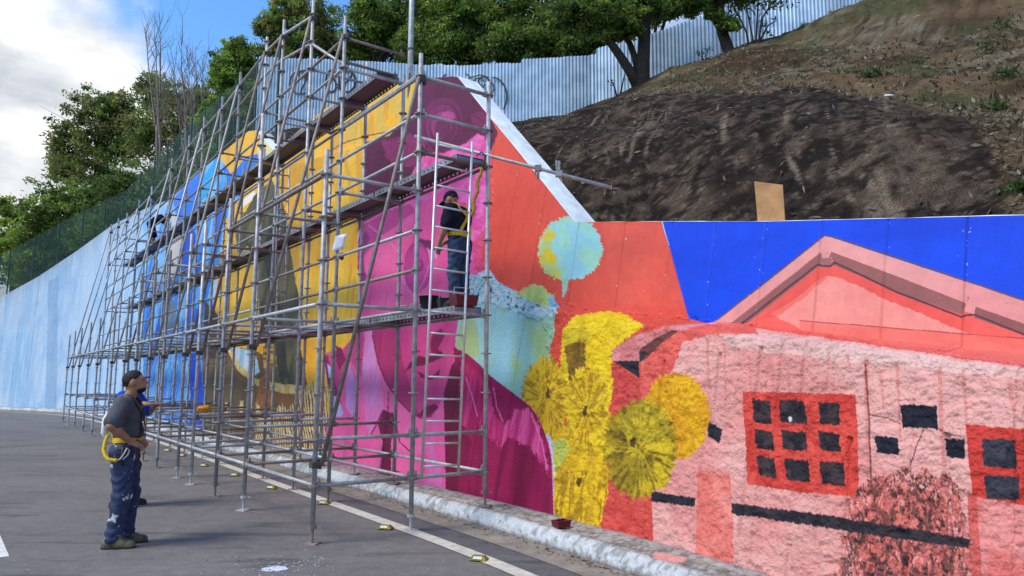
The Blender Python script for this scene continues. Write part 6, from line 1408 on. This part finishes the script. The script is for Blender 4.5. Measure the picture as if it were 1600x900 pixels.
# the painter on the low deck, back turned, looking down at his work
J2 = dict(pelvis=(0, 0, .93), chest=(.03, 0, 1.24), belly=(.02, 0, 0), neck=(.07, 0, 1.4), head=(.15, .02, 1.535), hfwd=(.82, .1, -.55), hup=(.5, 0, .85), shL=(.04, .19, 1.36), shR=(.04, -.19, 1.36), hipL=(0, .09, .89), hipR=(0, -.09, .89),
    elL=(.06, .27, 1.08), wrL=(.2, .22, .87), hdL=(.35, -.1, -.9), elR=(.12, -.25, 1.1), wrR=(.3, -.14, 1.0), knL=(.03, .10, .49), knR=(.02, -.10, .49), anL=(-.01, .11, .09), anR=(.0, -.11, .09), fdL=(1, .2, 0), fdR=(1, -.2, 0))
w2 = A1 + SD * .31 + SN * (OC - .20)
p2 = make_person('painter in navy cap, dark shirt and yellow harness standing on the low deck', (w2[0], w2[1], zd), R(148), J2, dict(skin=SK, shirt=M['navy_shirt'], trousers=M['denim'], boots=darkboot, sole=solem, hair=hairm, harness=straps, cap=M['navy_cap']), .9, cap=True, harness=True)
# his lanyard, hooked to the deck above
a = Vector(at(752, 262, 8.72)); b = Vector(at(737, 338, 8.55)); g = MB(); n_ = 18
g.tube([a.lerp(b, i / n_) + Vector((.012 * math.sin(i * .9), 0, 0)) for i in range(n_ + 1)], [.017 + .009 * (i % 2) for i in range(n_ + 1)], 7)
lan = empty('safety_lanyard', tuple(a)); tag(lan, 'orange webbing safety lanyard hanging from the middle deck to the painter', 'lanyard'); sub(g.build('webbing', mat('orange_webbing', (.42, .22, .02), .8, 0, .35, 30), None, True), lan)
g = MB(); g.tube([a, a + Vector((.03, 0, .06)), a + Vector((.05, 0, .15)), a + Vector((-.0, 0, .2)), a + Vector((-.06, 0, .15))], [.014, .02, .02, .012, .01], 7); sub(g.build('hook', M['clampsteel'], None, True), lan)
# the far painter bending over on the top deck
J3 = dict(pelvis=(-.12, 0, .86), chest=(.16, 0, 1.04), neck=(.3, 0, 1.1), head=(.42, 0, 1.13), hfwd=(.75, 0, -.65), hup=(.65, 0, .75), shL=(.24, .19, 1.06), shR=(.24, -.19, 1.06), hipL=(-.12, .09, .83), hipR=(-.12, -.09, .83),
    elL=(.36, .26, .82), wrL=(.5, .2, .64), elR=(.38, -.26, .84), wrR=(.56, -.18, .7), knL=(-.02, .10, .46), knR=(-.06, -.10, .46), anL=(-.08, .11, .09), anR=(-.12, -.11, .09))
z4 = lev(12) + .098; d4 = 22.5
s3 = 20.6; w3 = A1 + SD * s3 + SN * (OC - .22)
make_person('far painter in dark shirt and shorts bending down on the highest deck', (w3[0], w3[1], z4), R(10), J3, dict(skin=SK, shirt=M['navy_shirt'], trousers=M['navy_shorts'], boots=darkboot, sole=solem, hair=hairm), 1.0, shorts=True, res=.016)
# the man in blue half hidden behind the man in grey
J4 = dict(J1); J4.update(head=(.02, 0, 1.63), hfwd=(.97, .05, .12), hup=(-.12, 0, 1), elL=(.14, .26, 1.2), wrL=(.26, .18, 1.32), hdL=(1, 0, .05), elR=(.1, -.27, 1.19), wrR=(.22, -.2, 1.34), hdR=(1, 0, .0))
p4 = at(200, 700, 9.7)
m4 = make_person('man in bright blue shirt and blue cap pointing, half hidden behind the man in grey', (p4[0], p4[1], 0), R(8), J4, dict(skin=SK, shirt=M['blue_shirt'], trousers=M['dark_trousers'], boots=darkboot, sole=solem, hair=hairm, cap=M['blue_cap']), .985, cap=True)
g = MB(); 
for z in (1.22, 1.30): g.box((-.175, .0, z), (.006, .14, .012))
for y in (-.07, 0, .07): g.box((-.174, y, 1.26), (.006, .012, .09))
g.build('shirt_print', M['white_plastic'], m4)
